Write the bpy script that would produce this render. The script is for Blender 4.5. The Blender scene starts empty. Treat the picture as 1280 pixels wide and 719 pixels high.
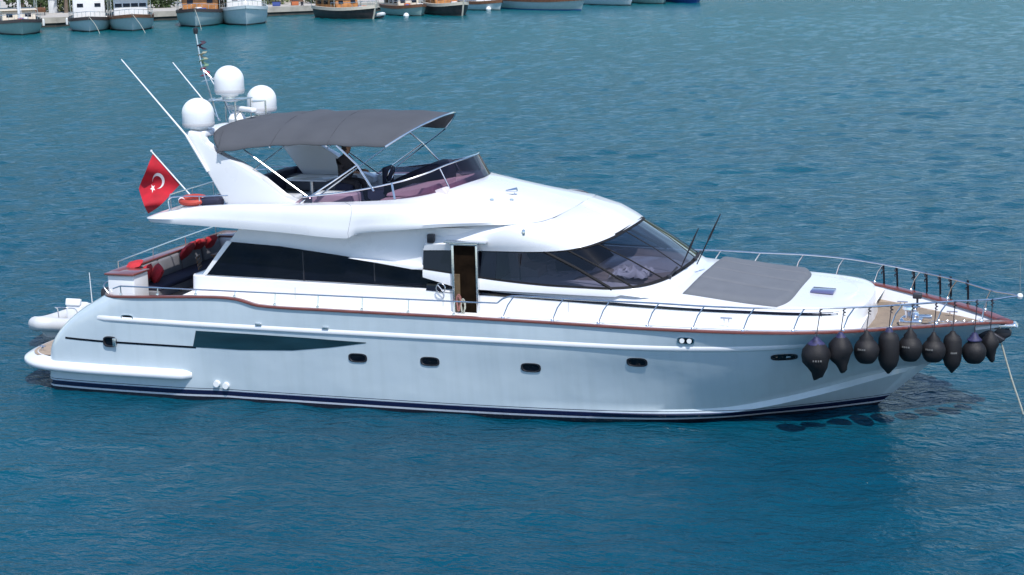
import bpy, bmesh, math, random
from math import radians as R, sin, cos, pi
from mathutils import Vector, Matrix, noise
from mathutils.bvhtree import BVHTree

random.seed(7)
sc = bpy.context.scene
col = sc.collection

# ------------------------------------------------------------------ camera
cam_d = bpy.data.cameras.new('camera')
cam = bpy.data.objects.new('camera', cam_d)
col.objects.link(cam)
TH, PI_, RO = 0.3233, 0.199, -0.02316
Rv = Vector((cos(TH), sin(TH), 0)); Fh = Vector((-sin(TH), cos(TH), 0)); Uz = Vector((0, 0, 1))
Fv = Fh * cos(PI_) - Uz * sin(PI_); Uv = Fh * sin(PI_) + Uz * cos(PI_)
R2 = Rv * cos(RO) + Uv * sin(RO); U2 = -Rv * sin(RO) + Uv * cos(RO)
M = Matrix((R2, U2, -Fv)).transposed().to_4x4()
M.translation = Vector((25.92, -40.38, 10.95))
cam.matrix_world = M
cam_d.sensor_width = 36.0
cam_d.lens = 2250.11 / 1280 * 36
cam_d.clip_start = 0.5
cam_d.clip_end = 6000
sc.camera = cam

# ------------------------------------------------------------------ light
SUN_DIR = Vector((0.31, -0.43, 0.86)).normalized()      # towards the sun
w = bpy.data.worlds.new('World'); sc.world = w; w.use_nodes = True
nt = w.node_tree; nt.nodes.clear()
sky = nt.nodes.new('ShaderNodeTexSky'); sky.sky_type = 'NISHITA'; sky.sun_disc = False
sky.sun_elevation = math.asin(SUN_DIR.z)
sky.sun_rotation = math.atan2(SUN_DIR.x, SUN_DIR.y)
sky.air_density = 1.0; sky.dust_density = 0.2; sky.ozone_density = 2.5
bg = nt.nodes.new('ShaderNodeBackground'); bg.inputs[1].default_value = 0.135
out = nt.nodes.new('ShaderNodeOutputWorld')
nt.links.new(sky.outputs[0], bg.inputs[0]); nt.links.new(bg.outputs[0], out.inputs[0])
sd = bpy.data.lights.new('sun', 'SUN'); sd.energy = 3.3; sd.angle = R(0.55); sd.color = (1, 0.965, 0.92)
so = bpy.data.objects.new('sun', sd); col.objects.link(so)
so.rotation_euler = SUN_DIR.to_track_quat('Z', 'Y').to_euler()
sc.view_settings.view_transform = 'Standard'; sc.view_settings.look = 'None'
sc.view_settings.exposure = 0.45; sc.view_settings.gamma = 1

# ------------------------------------------------------------------ materials
MATS = {}
def mat(name, color, rough=0.5, metal=0.0, coat=0.0, var=0.0, vscale=3.0, bump=0.0, bscale=20.0, spec=0.5, ior=1.5, stretch=(1, 1, 1), var2=None):
    if name in MATS: return MATS[name]
    m = bpy.data.materials.new(name); m.use_nodes = True
    t = m.node_tree; b = t.nodes['Principled BSDF']
    b.inputs['Roughness'].default_value = rough
    b.inputs['Metallic'].default_value = metal
    b.inputs['Coat Weight'].default_value = coat
    b.inputs['Coat Roughness'].default_value = 0.08
    b.inputs['Specular IOR Level'].default_value = spec
    b.inputs['IOR'].default_value = ior
    c = (*color, 1)
    b.inputs['Base Color'].default_value = c
    tc = t.nodes.new('ShaderNodeTexCoord'); mp = t.nodes.new('ShaderNodeMapping')
    mp.inputs['Scale'].default_value = stretch
    t.links.new(tc.outputs['Object'], mp.inputs[0])
    n = t.nodes.new('ShaderNodeTexNoise'); n.inputs['Scale'].default_value = vscale; n.inputs['Detail'].default_value = 6
    t.links.new(mp.outputs[0], n.inputs['Vector'])
    if var or var2:
        r = t.nodes.new('ShaderNodeValToRGB')
        r.color_ramp.elements[0].position = .3; r.color_ramp.elements[1].position = .7
        r.color_ramp.elements[0].color = (*[x * (1 - var) for x in color], 1)
        r.color_ramp.elements[1].color = (*(var2 if var2 else [min(1, x * (1 + var)) for x in color]), 1)
        t.links.new(n.outputs['Fac'], r.inputs[0]); t.links.new(r.outputs[0], b.inputs['Base Color'])
        mr = t.nodes.new('ShaderNodeMapRange'); mr.inputs[3].default_value = rough * .8; mr.inputs[4].default_value = min(1, rough * 1.25)
        t.links.new(n.outputs['Fac'], mr.inputs[0]); t.links.new(mr.outputs[0], b.inputs['Roughness'])
    if bump:
        n2 = t.nodes.new('ShaderNodeTexNoise'); n2.inputs['Scale'].default_value = bscale; n2.inputs['Detail'].default_value = 5
        t.links.new(mp.outputs[0], n2.inputs['Vector'])
        bp = t.nodes.new('ShaderNodeBump'); bp.inputs['Strength'].default_value = bump; bp.inputs['Distance'].default_value = .02
        t.links.new(n2.outputs['Fac'], bp.inputs['Height']); t.links.new(bp.outputs[0], b.inputs['Normal'])
    MATS[name] = m
    return m

def glass_mat(name, tint, gloss=1.0, rough=0.03):
    m = bpy.data.materials.new(name); m.use_nodes = True
    t = m.node_tree; t.nodes.clear()
    o = t.nodes.new('ShaderNodeOutputMaterial'); mx = t.nodes.new('ShaderNodeMixShader')
    tr = t.nodes.new('ShaderNodeBsdfTransparent'); gl = t.nodes.new('ShaderNodeBsdfGlossy'); fr = t.nodes.new('ShaderNodeFresnel')
    ml = t.nodes.new('ShaderNodeMath'); ml.operation = 'MULTIPLY'; ml.inputs[1].default_value = gloss; ml.use_clamp = True
    tr.inputs[0].default_value = (*tint, 1); gl.inputs['Roughness'].default_value = rough; fr.inputs[0].default_value = 1.52
    t.links.new(fr.outputs[0], ml.inputs[0]); t.links.new(ml.outputs[0], mx.inputs[0])
    t.links.new(tr.outputs[0], mx.inputs[1]); t.links.new(gl.outputs[0], mx.inputs[2]); t.links.new(mx.outputs[0], o.inputs[0])
    return m

WHITE = mat('white_gelcoat', (.76, .77, .80), .28, coat=.5, var=.035, vscale=.9, bump=.12, bscale=1.6)
DECKW = mat('white_nonskid', (.78, .79, .80), .6, var=.03, vscale=2, bump=.08, bscale=120)
TEAK = mat('teak_planks', (.36, .28, .21), .7, var=.25, vscale=6, stretch=(.6, 9, 1), bump=.1)
VARN = mat('varnished_mahogany', (.17, .045, .035), .3, coat=.6, var=.25, vscale=5, stretch=(.5, 4, 4))
STEEL = mat('polished_steel', (.72, .73, .74), .22, metal=1, var=.05, vscale=8)
BLACKG = mat('black_window', (.004, .005, .010), .05, coat=.0, var=.3, vscale=1.5, spec=.4)
NAVY = mat('navy_upholstery', (.020, .022, .05), .75, var=.2, vscale=5, bump=.3, bscale=30)
GREYUP = mat('grey_upholstery', (.17, .17, .19), .85, var=.1, vscale=4, bump=.3, bscale=40)
CANVAS = mat('grey_canvas', (.070, .075, .088), .9, var=.10, vscale=1.3, bump=.25, bscale=6)
PADM = mat('grey_pad_canvas', (.135, .145, .165), .9, var=.06, vscale=2.5, bump=.2, bscale=9)
RED = mat('red_fabric', (.48, .025, .035), .8, var=.2, vscale=6, bump=.4, bscale=14)
BLACKR = mat('black_fender_cover', (.006, .005, .007), .62, var=.2, vscale=9, bump=.35, bscale=60)
ROPE = mat('dark_rope', (.02, .02, .03), .9, var=.3, vscale=30, bump=.5, bscale=90)
PALER = mat('pale_rope', (.42, .42, .36), .9, var=.2, vscale=30, bump=.5, bscale=90)
DARK = mat('dark_interior', (.008, .008, .012), .8, var=.3, spec=.1)
TAN = mat('tan_dash', (.36, .31, .27), .6, var=.1)
BRONZE = mat('dark_green_glass', (.010, .034, .048), .12, coat=.5, var=.35, vscale=1.0, stretch=(.6, 1, 3))
PLAST = mat('white_plastic', (.82, .83, .84), .35, var=.02)
DARKM = mat('dark_metal', (.05, .05, .06), .4, metal=.6, var=.2)
CHROME = mat('chrome', (.8, .8, .82), .12, metal=1)
MATTEB = mat('matt_black_rubber', (.012, .012, .014), .7, spec=.2)
GLASS = glass_mat('tinted_windscreen', (.42, .42, .50), 1.3)
PURPLE = glass_mat('purple_acrylic', (.40, .27, .36), 1.0)

# hull: pale blue-grey paint with boot stripes and antifouling below
def hull_mat():
    m = bpy.data.materials.new('silver_blue_hull_paint'); m.use_nodes = True
    t = m.node_tree; b = t.nodes['Principled BSDF']
    tc = t.nodes.new('ShaderNodeTexCoord'); sx = t.nodes.new('ShaderNodeSeparateXYZ')
    t.links.new(tc.outputs['Object'], sx.inputs[0])
    mr = t.nodes.new('ShaderNodeMapRange'); mr.inputs[1].default_value = 0; mr.inputs[2].default_value = .5
    t.links.new(sx.outputs['Z'], mr.inputs[0])
    r = t.nodes.new('ShaderNodeValToRGB'); cr = r.color_ramp; cr.interpolation = 'CONSTANT'
    paint = (.56, .64, .69, 1); navy = (.008, .010, .05, 1); wht = (.66, .67, .74, 1); anti = (.02, .018, .03, 1)
    st = [(0, anti), (.16, wht), (.25, navy), (.47, (.35, .38, .5, 1)), (.50, paint), (.55, navy), (.58, paint)]
    cr.elements[0].position = 0; cr.elements[0].color = anti
    cr.elements[1].position = st[1][0]; cr.elements[1].color = st[1][1]
    for p, c in st[2:]:
        e = cr.elements.new(p); e.color = c
    t.links.new(mr.outputs[0], r.inputs[0])
    n = t.nodes.new('ShaderNodeTexNoise'); n.inputs['Scale'].default_value = .8; n.inputs['Detail'].default_value = 5
    mp = t.nodes.new('ShaderNodeMapping'); mp.inputs['Scale'].default_value = (.6, 1, 1.2)
    t.links.new(tc.outputs['Object'], mp.inputs[0]); t.links.new(mp.outputs[0], n.inputs['Vector'])
    mix = t.nodes.new('ShaderNodeMix'); mix.data_type = 'RGBA'; mix.blend_type = 'MULTIPLY'; mix.inputs[0].default_value = 1
    r2 = t.nodes.new('ShaderNodeValToRGB'); r2.color_ramp.elements[0].position = .3; r2.color_ramp.elements[1].position = .7
    r2.color_ramp.elements[0].color = (.90, .92, .94, 1); r2.color_ramp.elements[1].color = (1, 1, 1, 1)
    t.links.new(n.outputs['Fac'], r2.inputs[0])
    mp2 = t.nodes.new('ShaderNodeMapping'); mp2.inputs['Scale'].default_value = (5, 1, .35); t.links.new(tc.outputs['Object'], mp2.inputs[0])
    n2 = t.nodes.new('ShaderNodeTexNoise'); n2.inputs['Scale'].default_value = 1.1; n2.inputs['Detail'].default_value = 7; t.links.new(mp2.outputs[0], n2.inputs['Vector'])
    r3 = t.nodes.new('ShaderNodeValToRGB'); r3.color_ramp.elements[0].position = .28; r3.color_ramp.elements[1].position = .55
    r3.color_ramp.elements[0].color = (.945, .95, .945, 1); r3.color_ramp.elements[1].color = (1, 1, 1, 1); t.links.new(n2.outputs['Fac'], r3.inputs[0])
    mixb = t.nodes.new('ShaderNodeMix'); mixb.data_type = 'RGBA'; mixb.blend_type = 'MULTIPLY'; mixb.inputs[0].default_value = 1
    t.links.new(r2.outputs[0], mixb.inputs[6]); t.links.new(r3.outputs[0], mixb.inputs[7])
    n3 = t.nodes.new('ShaderNodeTexNoise'); n3.inputs['Scale'].default_value = 1.3; n3.inputs['Detail'].default_value = 2; t.links.new(tc.outputs['Object'], n3.inputs['Vector'])
    bp = t.nodes.new('ShaderNodeBump'); bp.inputs['Strength'].default_value = .35; bp.inputs['Distance'].default_value = .05; t.links.new(n3.outputs['Fac'], bp.inputs['Height']); t.links.new(bp.outputs[0], b.inputs['Normal'])
    t.links.new(r.outputs[0], mix.inputs[6]); t.links.new(mixb.outputs[2], mix.inputs[7])
    t.links.new(mix.outputs[2], b.inputs['Base Color'])
    b.inputs['Roughness'].default_value = .22; b.inputs['Coat Weight'].default_value = .4; b.inputs['Coat Roughness'].default_value = .06
    return m
HULL = hull_mat()

def water_mat():
    m = bpy.data.materials.new('sea_water'); m.use_nodes = True
    t = m.node_tree; b = t.nodes['Principled BSDF']
    tc = t.nodes.new('ShaderNodeTexCoord')
    def ns(scale, stretch, det=4, rot=0, dist=0.0):
        mp = t.nodes.new('ShaderNodeMapping'); mp.inputs['Scale'].default_value = stretch; mp.inputs['Rotation'].default_value = (0, 0, rot)
        n = t.nodes.new('ShaderNodeTexNoise'); n.inputs['Scale'].default_value = scale; n.inputs['Detail'].default_value = det
        n.inputs['Distortion'].default_value = dist; n.inputs['Roughness'].default_value = .55
        t.links.new(tc.outputs['Object'], mp.inputs[0]); t.links.new(mp.outputs[0], n.inputs['Vector'])
        return n
    a = ns(.32, (1, 1.7, 1), 3, .45, .6); c = ns(1.1, (1, 1.9, 1), 4, .2, .5); d = ns(3.6, (1, 1.7, 1), 3, .6, .3)
    def madd(x, k, y=None):
        q = t.nodes.new('ShaderNodeMath'); q.operation = 'MULTIPLY_ADD'; q.inputs[1].default_value = k
        t.links.new(x, q.inputs[0])
        if y is not None: t.links.new(y, q.inputs[2])
        else: q.inputs[2].default_value = 0
        return q.outputs[0]
    h = madd(a.outputs['Fac'], WAVE[0]); h = madd(c.outputs['Fac'], WAVE[1], h); h = madd(d.outputs['Fac'], WAVE[2], h)
    bp = t.nodes.new('ShaderNodeBump'); bp.inputs['Strength'].default_value = 1; bp.inputs['Distance'].default_value = 1
    t.links.new(h, bp.inputs['Height']); t.links.new(bp.outputs[0], b.inputs['Normal'])
    # random patches of darker and paler water, turning paler towards the quay
    p = ns(.035, (1, 1.6, 1), 4, .3, .8); r = t.nodes.new('ShaderNodeValToRGB')
    r.color_ramp.elements[0].position = .35; r.color_ramp.elements[1].position = .68
    r.color_ramp.elements[0].color = (*WC[0], 1); r.color_ramp.elements[1].color = (*WC[1], 1)
    t.links.new(p.outputs['Fac'], r.inputs[0])
    sx = t.nodes.new('ShaderNodeSeparateXYZ'); t.links.new(tc.outputs['Object'], sx.inputs[0])
    md = t.nodes.new('ShaderNodeMath'); md.operation = 'MULTIPLY_ADD'; md.inputs[1].default_value = -.45; t.links.new(sx.outputs['X'], md.inputs[0]); t.links.new(sx.outputs['Y'], md.inputs[2])
    sh = t.nodes.new('ShaderNodeMapRange'); sh.inputs[1].default_value = -25; sh.inputs[2].default_value = 150; t.links.new(md.outputs[0], sh.inputs[0])
    mx = t.nodes.new('ShaderNodeMix'); mx.data_type = 'RGBA'; mx.inputs[7].default_value = (*WC[2], 1)
    t.links.new(sh.outputs[0], mx.inputs[0]); t.links.new(r.outputs[0], mx.inputs[6]); t.links.new(mx.outputs[2], b.inputs['Base Color'])
    b.inputs['Roughness'].default_value = .15; b.inputs['IOR'].default_value = 1.333; b.inputs['Specular IOR Level'].default_value = .36
    return m
WAVE = (.04, .16, .09)
SLOPE = .023
WC = ((.0001, .044, .082), (.0001, .066, .110), (.0003, .098, .122))
WATER = water_mat()

# ------------------------------------------------------------------ mesh helpers
def spl(pts, n=8, lin=False):
    """Catmull-Rom through control points, n samples per interval."""
    P = [Vector(p) for p in pts]; o = []
    for i in range(len(P) - 1):
        p0 = P[max(i - 1, 0)]; p1 = P[i]; p2 = P[i + 1]; p3 = P[min(i + 2, len(P) - 1)]
        l1 = (p2 - p1).length or 1e-6
        m1 = (p2 - p0) / max((p2 - p1).length + (p1 - p0).length, 1e-6) * l1
        m2 = (p3 - p1) / max((p3 - p2).length + (p2 - p1).length, 1e-6) * l1
        for k in range(n):
            s = k / n
            if lin: o.append(p1.lerp(p2, s)); continue
            h00 = 2 * s**3 - 3 * s**2 + 1; h10 = s**3 - 2 * s**2 + s; h01 = -2 * s**3 + 3 * s**2; h11 = s**3 - s**2
            o.append(p1 * h00 + m1 * h10 + p2 * h01 + m2 * h11)
    o.append(P[-1].copy())
    return o
def mir(row): return [Vector((p.x, -p.y, p.z)) for p in row]
class MB:
    def __init__(s): s.v = []; s.f = []
    def add(s, vs, fs):
        b = len(s.v); s.v += [Vector(v) for v in vs]; s.f += [tuple(b + i for i in f) for f in fs]; return s
    def grid(s, rows, cyc=False, flip=False):
        n = len(rows[0]); vs = [p for r in rows for p in r]; fs = []
        for j in range(len(rows) - 1):
            for i in range(n if cyc else n - 1):
                a = j * n + i; b = j * n + (i + 1) % n
                f = (a, b, b + n, a + n); fs.append(f[::-1] if flip else f)
        return s.add(vs, fs)
    def sgrid(s, rows):          # starboard rows plus their port mirror
        s.grid(rows); s.grid([mir(r) for r in rows], flip=True); return s
    def box(s, c, d, rot=None, bev=0):
        x, y, z = [k / 2 for k in d]
        vs = [Vector((a * x, b * y, e * z)) for a in (-1, 1) for b in (-1, 1) for e in (-1, 1)]
        fs = [(0, 1, 3, 2), (4, 6, 7, 5), (0, 4, 5, 1), (2, 3, 7, 6), (0, 2, 6, 4), (1, 5, 7, 3)]
        if bev:
            bm = bmesh.new(); bv = [bm.verts.new(v) for v in vs]
            for f in fs: bm.faces.new([bv[i] for i in f])
            bmesh.ops.bevel(bm, geom=list(bm.edges), offset=bev, segments=3, profile=.5, affect='EDGES')
            bm.verts.index_update(); vs = [v.co.copy() for v in bm.verts]; fs = [[v.index for v in f.verts] for f in bm.faces]; bm.free()
        if rot: 
            m = Matrix.Rotation(rot[2], 3, 'Z') @ Matrix.Rotation(rot[1], 3, 'Y') @ Matrix.Rotation(rot[0], 3, 'X'); vs = [m @ v for v in vs]
        return s.add([v + Vector(c) for v in vs], fs)
    def tube(s, pts, r, seg=8, closed=False):
        P = [Vector(p) for p in pts]; n = len(P); rr = r if isinstance(r, (list, tuple)) else [r] * n
        rings = []; up = None
        for i in range(n):
            t = ((P[(i + 1) % n] - P[i - 1]) if closed else (P[min(i + 1, n - 1)] - P[max(i - 1, 0)])).normalized()
            if up is None: up = t.orthogonal().normalized()
            up = (up - t * up.dot(t)); up = up.normalized() if up.length > 1e-6 else t.orthogonal().normalized()
            sd_ = t.cross(up)
            rings.append([P[i] + (up * cos(a) + sd_ * sin(a)) * rr[i] for a in [2 * pi * k / seg for k in range(seg)]])
        if closed: rings.append(rings[0])
        s.grid(rings, cyc=True)
        if not closed:
            b = len(s.v)
            s.add(rings[0], [tuple(range(seg))[::-1]]); s.add(rings[-1], [tuple(range(seg))])
        return s
    def lathe(s, prof, c=(0, 0, 0), seg=20, axis='Z'):
        rings = []
        for (r, z) in prof:
            ring = []
            for k in range(seg):
                a = 2 * pi * k / seg; v = Vector((r * cos(a), r * sin(a), z))
                if axis == 'Y': v = Vector((v.x, v.z, v.y))
                if axis == 'X': v = Vector((v.z, v.x, v.y))
                ring.append(v + Vector(c))
            rings.append(ring)
        s.grid(rings, cyc=True)
        s.add(rings[0], [tuple(range(seg))[::-1]]); s.add(rings[-1], [tuple(range(seg))])
        return s
    def prism(s, poly, y0, y1, bev=0):     # polygon in XZ extruded in Y
        n = len(poly)
        f0 = y0 if callable(y0) else (lambda x, z: y0); f1 = y1 if callable(y1) else (lambda x, z: y1)
        vs = [(x, f0(x, z), z) for x, z in poly] + [(x, f1(x, z), z) for x, z in poly]
        fs = [tuple(range(n)), tuple(range(2 * n - 1, n - 1, -1))] + [(i, i + n, (i + 1) % n + n, (i + 1) % n) for i in range(n)]
        if bev:
            bm = bmesh.new(); bv = [bm.verts.new(v) for v in vs]
            for f in fs: bm.faces.new([bv[i] for i in f])
            bmesh.ops.bevel(bm, geom=list(bm.edges), offset=bev, segments=3, profile=.5, affect='EDGES')
            bm.verts.index_update(); vs = [v.co.copy() for v in bm.verts]; fs = [[v.index for v in f.verts] for f in bm.faces]; bm.free()
        return s.add(vs, fs)
    def plate(s, poly, z0, z1, bev=0):     # polygon in XY extruded in Z
        m = MB(); m.prism([(x, y) for x, y in poly], z0, z1, bev)
        return s.add([(v.x, v.z, v.y) for v in m.v], m.f)
    def build(s, name, m, parent=None, smooth=True, ang=35, sub=0, solid=0):
        me = bpy.data.meshes.new(name)
        me.from_pydata([tuple(v) for v in s.v], [], [list(f) for f in s.f]); me.update()
        bm = bmesh.new(); bm.from_mesh(me); bmesh.ops.remove_doubles(bm, verts=bm.verts, dist=.0008)
        bmesh.ops.dissolve_degenerate(bm, edges=bm.edges, dist=.0003)
        bmesh.ops.recalc_face_normals(bm, faces=bm.faces); bm.to_mesh(me); bm.free()
        if smooth:
            me.polygons.foreach_set('use_smooth', [True] * len(me.polygons)); me.set_sharp_from_angle(angle=R(ang))
        for k in (m if isinstance(m, (list, tuple)) else [m]): me.materials.append(k)
        o = bpy.data.objects.new(name, me); col.objects.link(o)
        if parent is not None:
            o.parent = parent
            if parent.parent is None and parent.type == 'EMPTY' and parent.get('_w'):
                o.matrix_parent_inverse = Matrix.Translation(-parent.location)
        if solid:
            md = o.modifiers.new('thickness', 'SOLIDIFY'); md.thickness = solid; md.offset = 0
        if sub:
            md = o.modifiers.new('subdivision', 'SUBSURF'); md.levels = sub; md.render_levels = sub
        return o
def tag(o, label=None, cat=None, group=None, kind=None):
    if label: o['label'] = label
    if cat: o['category'] = cat
    if group: o['group'] = group
    if kind: o['kind'] = kind
    return o
def empty(name, loc=(0, 0, 0), rz=0, world=False):
    o = bpy.data.objects.new(name, None); col.objects.link(o); o.location = loc; o.rotation_euler = (0, 0, rz)
    o.empty_display_size = .3
    if world: o['_w'] = 1
    return o
def copy_tree(o, parent=None):
    c = o.copy(); col.objects.link(c); c.parent = parent
    for ch in list(o.children): copy_tree(ch, c)
    return c

# ------------------------------------------------------------------ sea
import numpy as np
def steps(a, b, f):
    o = [a]
    while o[-1] < b: o.append(o[-1] + f(o[-1]))
    return o
ys_ = [-300, -120, -60] + steps(-24, 60, lambda y: .22 + max(0, y) * .0035) 
ys_ = ys_ + steps(ys_[-1] + .5, 300, lambda y: .45 + (y - 60) * .006) + [340, 420, 600, 1000, 2500]
xs__ = [-1500, -700, -350, -240] + steps(-180, -30, lambda x: .85 - (x + 180) * .0037) + steps(-29.7, 46, lambda x: .28) + [60, 90, 160, 400, 1500]
GX, GY = np.meshgrid(np.array(xs__), np.array(ys_))
rng = np.random.default_rng(4)
H = np.zeros_like(GX); fade = np.clip((GX + 200) / 40, 0, 1) * np.clip((50 - GX) / 8, 0, 1) * np.clip((GY + 26) / 4, 0, 1) * np.clip((310 - GY) / 40, 0, 1)
warp = 1.2 * np.sin(GX * .11 + 1) * np.cos(GY * .09) + .6 * np.sin(GX * .31 + GY * .17)
for q in range(64):
    lam = 0.6 * (2.9 / 0.6) ** rng.random(); kk = 2 * pi / lam
    an = math.atan2(-.93, .42) + rng.normal() * .62
    sl = SLOPE * (.7 + .6 * rng.random()) * (1.0 if lam < 2.2 else .55)
    ph = kk * (GX * cos(an) + GY * sin(an)) + rng.random() * 6.28 + warp * kk * .25
    res_ = np.clip((lam - .0022 * np.maximum(GY + 40, 0)) / lam * 1.5, .0, 1)
    H += sl / kk * np.sin(ph) * res_
gust = .9 + .2 * np.sin(GX * .05 + GY * .03 + 1) * np.sin(GY * .07 - GX * .02)
H = H * fade * gust
ny, nx = GX.shape
vv = np.stack([GX, GY, H], -1).reshape(-1, 3).astype(np.float32)
ii = (np.arange(ny - 1)[:, None] * nx + np.arange(nx - 1)[None, :]).reshape(-1)
ff = np.stack([ii, ii + 1, ii + nx + 1, ii + nx], -1).astype(np.int32)
wm = bpy.data.meshes.new('water'); wm.vertices.add(len(vv)); wm.vertices.foreach_set('co', vv.ravel())
wm.loops.add(ff.size); wm.loops.foreach_set('vertex_index', ff.ravel()); wm.polygons.add(len(ff))
wm.polygons.foreach_set('loop_start', np.arange(0, ff.size, 4, dtype=np.int32)); wm.polygons.foreach_set('use_smooth', np.ones(len(ff), dtype=bool))
wm.update(calc_edges=True); wm.materials.append(WATER)
sea = bpy.data.objects.new('water', wm); col.objects.link(sea); tag(sea, 'rippled teal blue harbour water', kind='structure')

# ================================================================== MOTOR YACHT
Y = empty('motor_yacht', (12.5, 0, 0), world=True)
tag(Y, 'large white flybridge motor yacht with silver blue hull filling the foreground', 'yacht')

# ---- hull lines (starboard half, transom centre -> stem)
DK = [(2.95, 0, 2.40), (2.95, -2.3, 2.40), (3.05, -3.0, 2.41), (3.5, -3.36, 2.44), (5, -3.42, 2.51), (6.2, -3.44, 2.56), (6.75, -3.44, 2.535), (7.35, -3.45, 2.41),
      (9, -3.46, 2.385), (12, -3.46, 2.37), (14.5, -3.46, 2.345), (16.6, -3.48, 2.32), (18.4, -3.42, 2.32), (19.7, -3.16, 2.31), (20.7, -2.67, 2.28), (21.63, -2.05, 2.25), (22.53, -1.37, 2.21), (23.43, -.62, 2.15), (24.05, 0, 2.07)]
def row(xs, ys, zs): return [(x, -y, z) for x, y, z in zip(xs, ys, zs)]
XS_ = [p[0] for p in DK[5:12]]
def line(tx, cy, side, bow):
    """tx transom x; side y at the XS_ stations; bow explicit points"""
    z = side[0][1]
    out = [(tx, 0, z), (tx, -2.3, z), (tx + .1, -cy[0], z), (tx + .42, -cy[1], z), (5, -cy[2], side[0][1])]
    out += [(x, -a, zz) for x, (a, zz) in zip(XS_, side)]
    return out + bow
KL = line(1.25, (2.7, 2.9, 3.0), [(3.0, -.6)] * 4 + [(2.8, -.6), (2.4, -.6), (1.9, -.6)], [(17.6, -1.2, -.6), (18.2, -.8, -.6), (18.8, -.5, -.6), (19.3, -.3, -.6), (19.7, -.15, -.6), (20.0, -.06, -.6), (20.3, 0, -.6)])
WL = line(1.17, (2.95, 3.22, 3.31), [(3.2, 0), (3.21, 0), (3.21, 0), (3.21, 0), (3.16, 0), (3.0, 0), (2.66, 0)], [(18.0, -2.12, 0), (18.9, -1.56, 0), (19.6, -1.14, 0), (20.2, -.76, 0), (20.6, -.46, 0), (20.95, -.2, 0), (21.15, 0, 0)])
CH = line(1.19, (2.97, 3.25, 3.34), [(3.24, .3)] * 4 + [(3.21, .27), (3.08, .24), (2.82, .21)], [(18.0, -2.40, .22), (18.9, -2.03, .33), (19.7, -1.66, .47), (20.4, -1.27, .61), (21.1, -.84, .76), (21.65, -.42, .86), (22.15, 0, .9)])
C2 = line(1.21, (2.98, 3.26, 3.35), [(3.25, .36)] * 4 + [(3.22, .34), (3.075, .33), (2.80, .33)], [(18.0, -2.37, .35), (18.9, -1.99, .46), (19.7, -1.61, .60), (20.4, -1.21, .74), (21.1, -.77, .88), (21.70, -.37, .97), (22.25, 0, 1.0)])
MD = line(1.34, (2.99, 3.30, 3.38), [(3.34, 1.12)] * 4 + [(3.32, 1.12), (3.25, 1.12), (3.09, 1.12)], [(18.2, -2.86, 1.12), (19.25, -2.42, 1.15), (20.1, -1.93, 1.18), (20.9, -1.38, 1.22), (21.65, -.84, 1.25), (22.25, -.38, 1.26), (22.75, 0, 1.27)])
RB = line(1.98, (3.0, 3.34, 3.41), [(3.42, 1.82)] * 4 + [(3.42, 1.82), (3.42, 1.82), (3.38, 1.82)], [(18.35, -3.2, 1.83), (19.5, -2.84, 1.85), (20.5, -2.33, 1.85), (21.35, -1.75, 1.85), (22.2, -1.12, 1.84), (23.05, -.5, 1.82), (23.72, 0, 1.74)])
hrows = [spl(r, 6) for r in (KL, WL, CH, C2, MD, RB, DK)]
def lerp_rows(rows, k):
    """smooth vertical refinement"""
    out = []
    n = len(rows[0])
    cols = [spl([r[i] for r in rows], k) for i in range(n)]
    return [[c[j] for c in cols] for j in range(len(cols[0]))]
low = hrows[:4]; upr = lerp_rows(hrows[3:], 5)
mb = MB().sgrid(low + upr[1:])
hull = mb.build('hull', HULL, Y, ang=28)
def bvh(ob): 
    me = ob.data; return BVHTree.FromPolygons([v.co for v in me.vertices], [p.vertices for p in me.polygons])
HB = bvh(hull)
def hy(x, z, off=.004, tree=None):
    h = (tree or HB).ray_cast(Vector((x, -12, z)), Vector((0, 1, 0)))
    return (h[0].y if h[0] else -3.4) - off
def patch(poly, n, off, tree=None, nz=4, y=None):
    """band between a top and bottom XZ polyline draped on the hull side"""
    top = spl([(a, 0, b_) for a, b_ in poly[0]], n, lin=True); bot = spl([(a, 0, b_) for a, b_ in poly[1]], n, lin=True)
    rows = []
    for j in range(nz + 1):
        rows.append([Vector((p.x + (q.x - p.x) * j / nz, hy(p.x + (q.x - p.x) * j / nz, p.z + (q.z - p.z) * j / nz, off, tree), p.z + (q.z - p.z) * j / nz)) for p, q in zip(top, bot)])
    return rows

# ---- decks
def dk(x):      # deck edge half beam and height
    r = hrows[-1]
    for a, b_ in zip(r[12:], r[13:]):
        if a.x <= x <= b_.x: 
            s = (x - a.x) / max(b_.x - a.x, 1e-6); return -(a.y + (b_.y - a.y) * s), a.z + (b_.z - a.z) * s
    return 3.3, 2.4
mb = MB(); rows = []
XD = [5.1 + i * .4 for i in range(40)] + [21.0]
for x in XD:
    b0, z0 = dk(x); rows.append([Vector((x, b0 * k * .985, z0 - .06 + .05 * (1 - k * k))) for k in [-1, -.85, -.5, 0, .5, .85, 1]])
mb.grid(rows); mb.build('side_deck', DECKW, Y)
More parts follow.
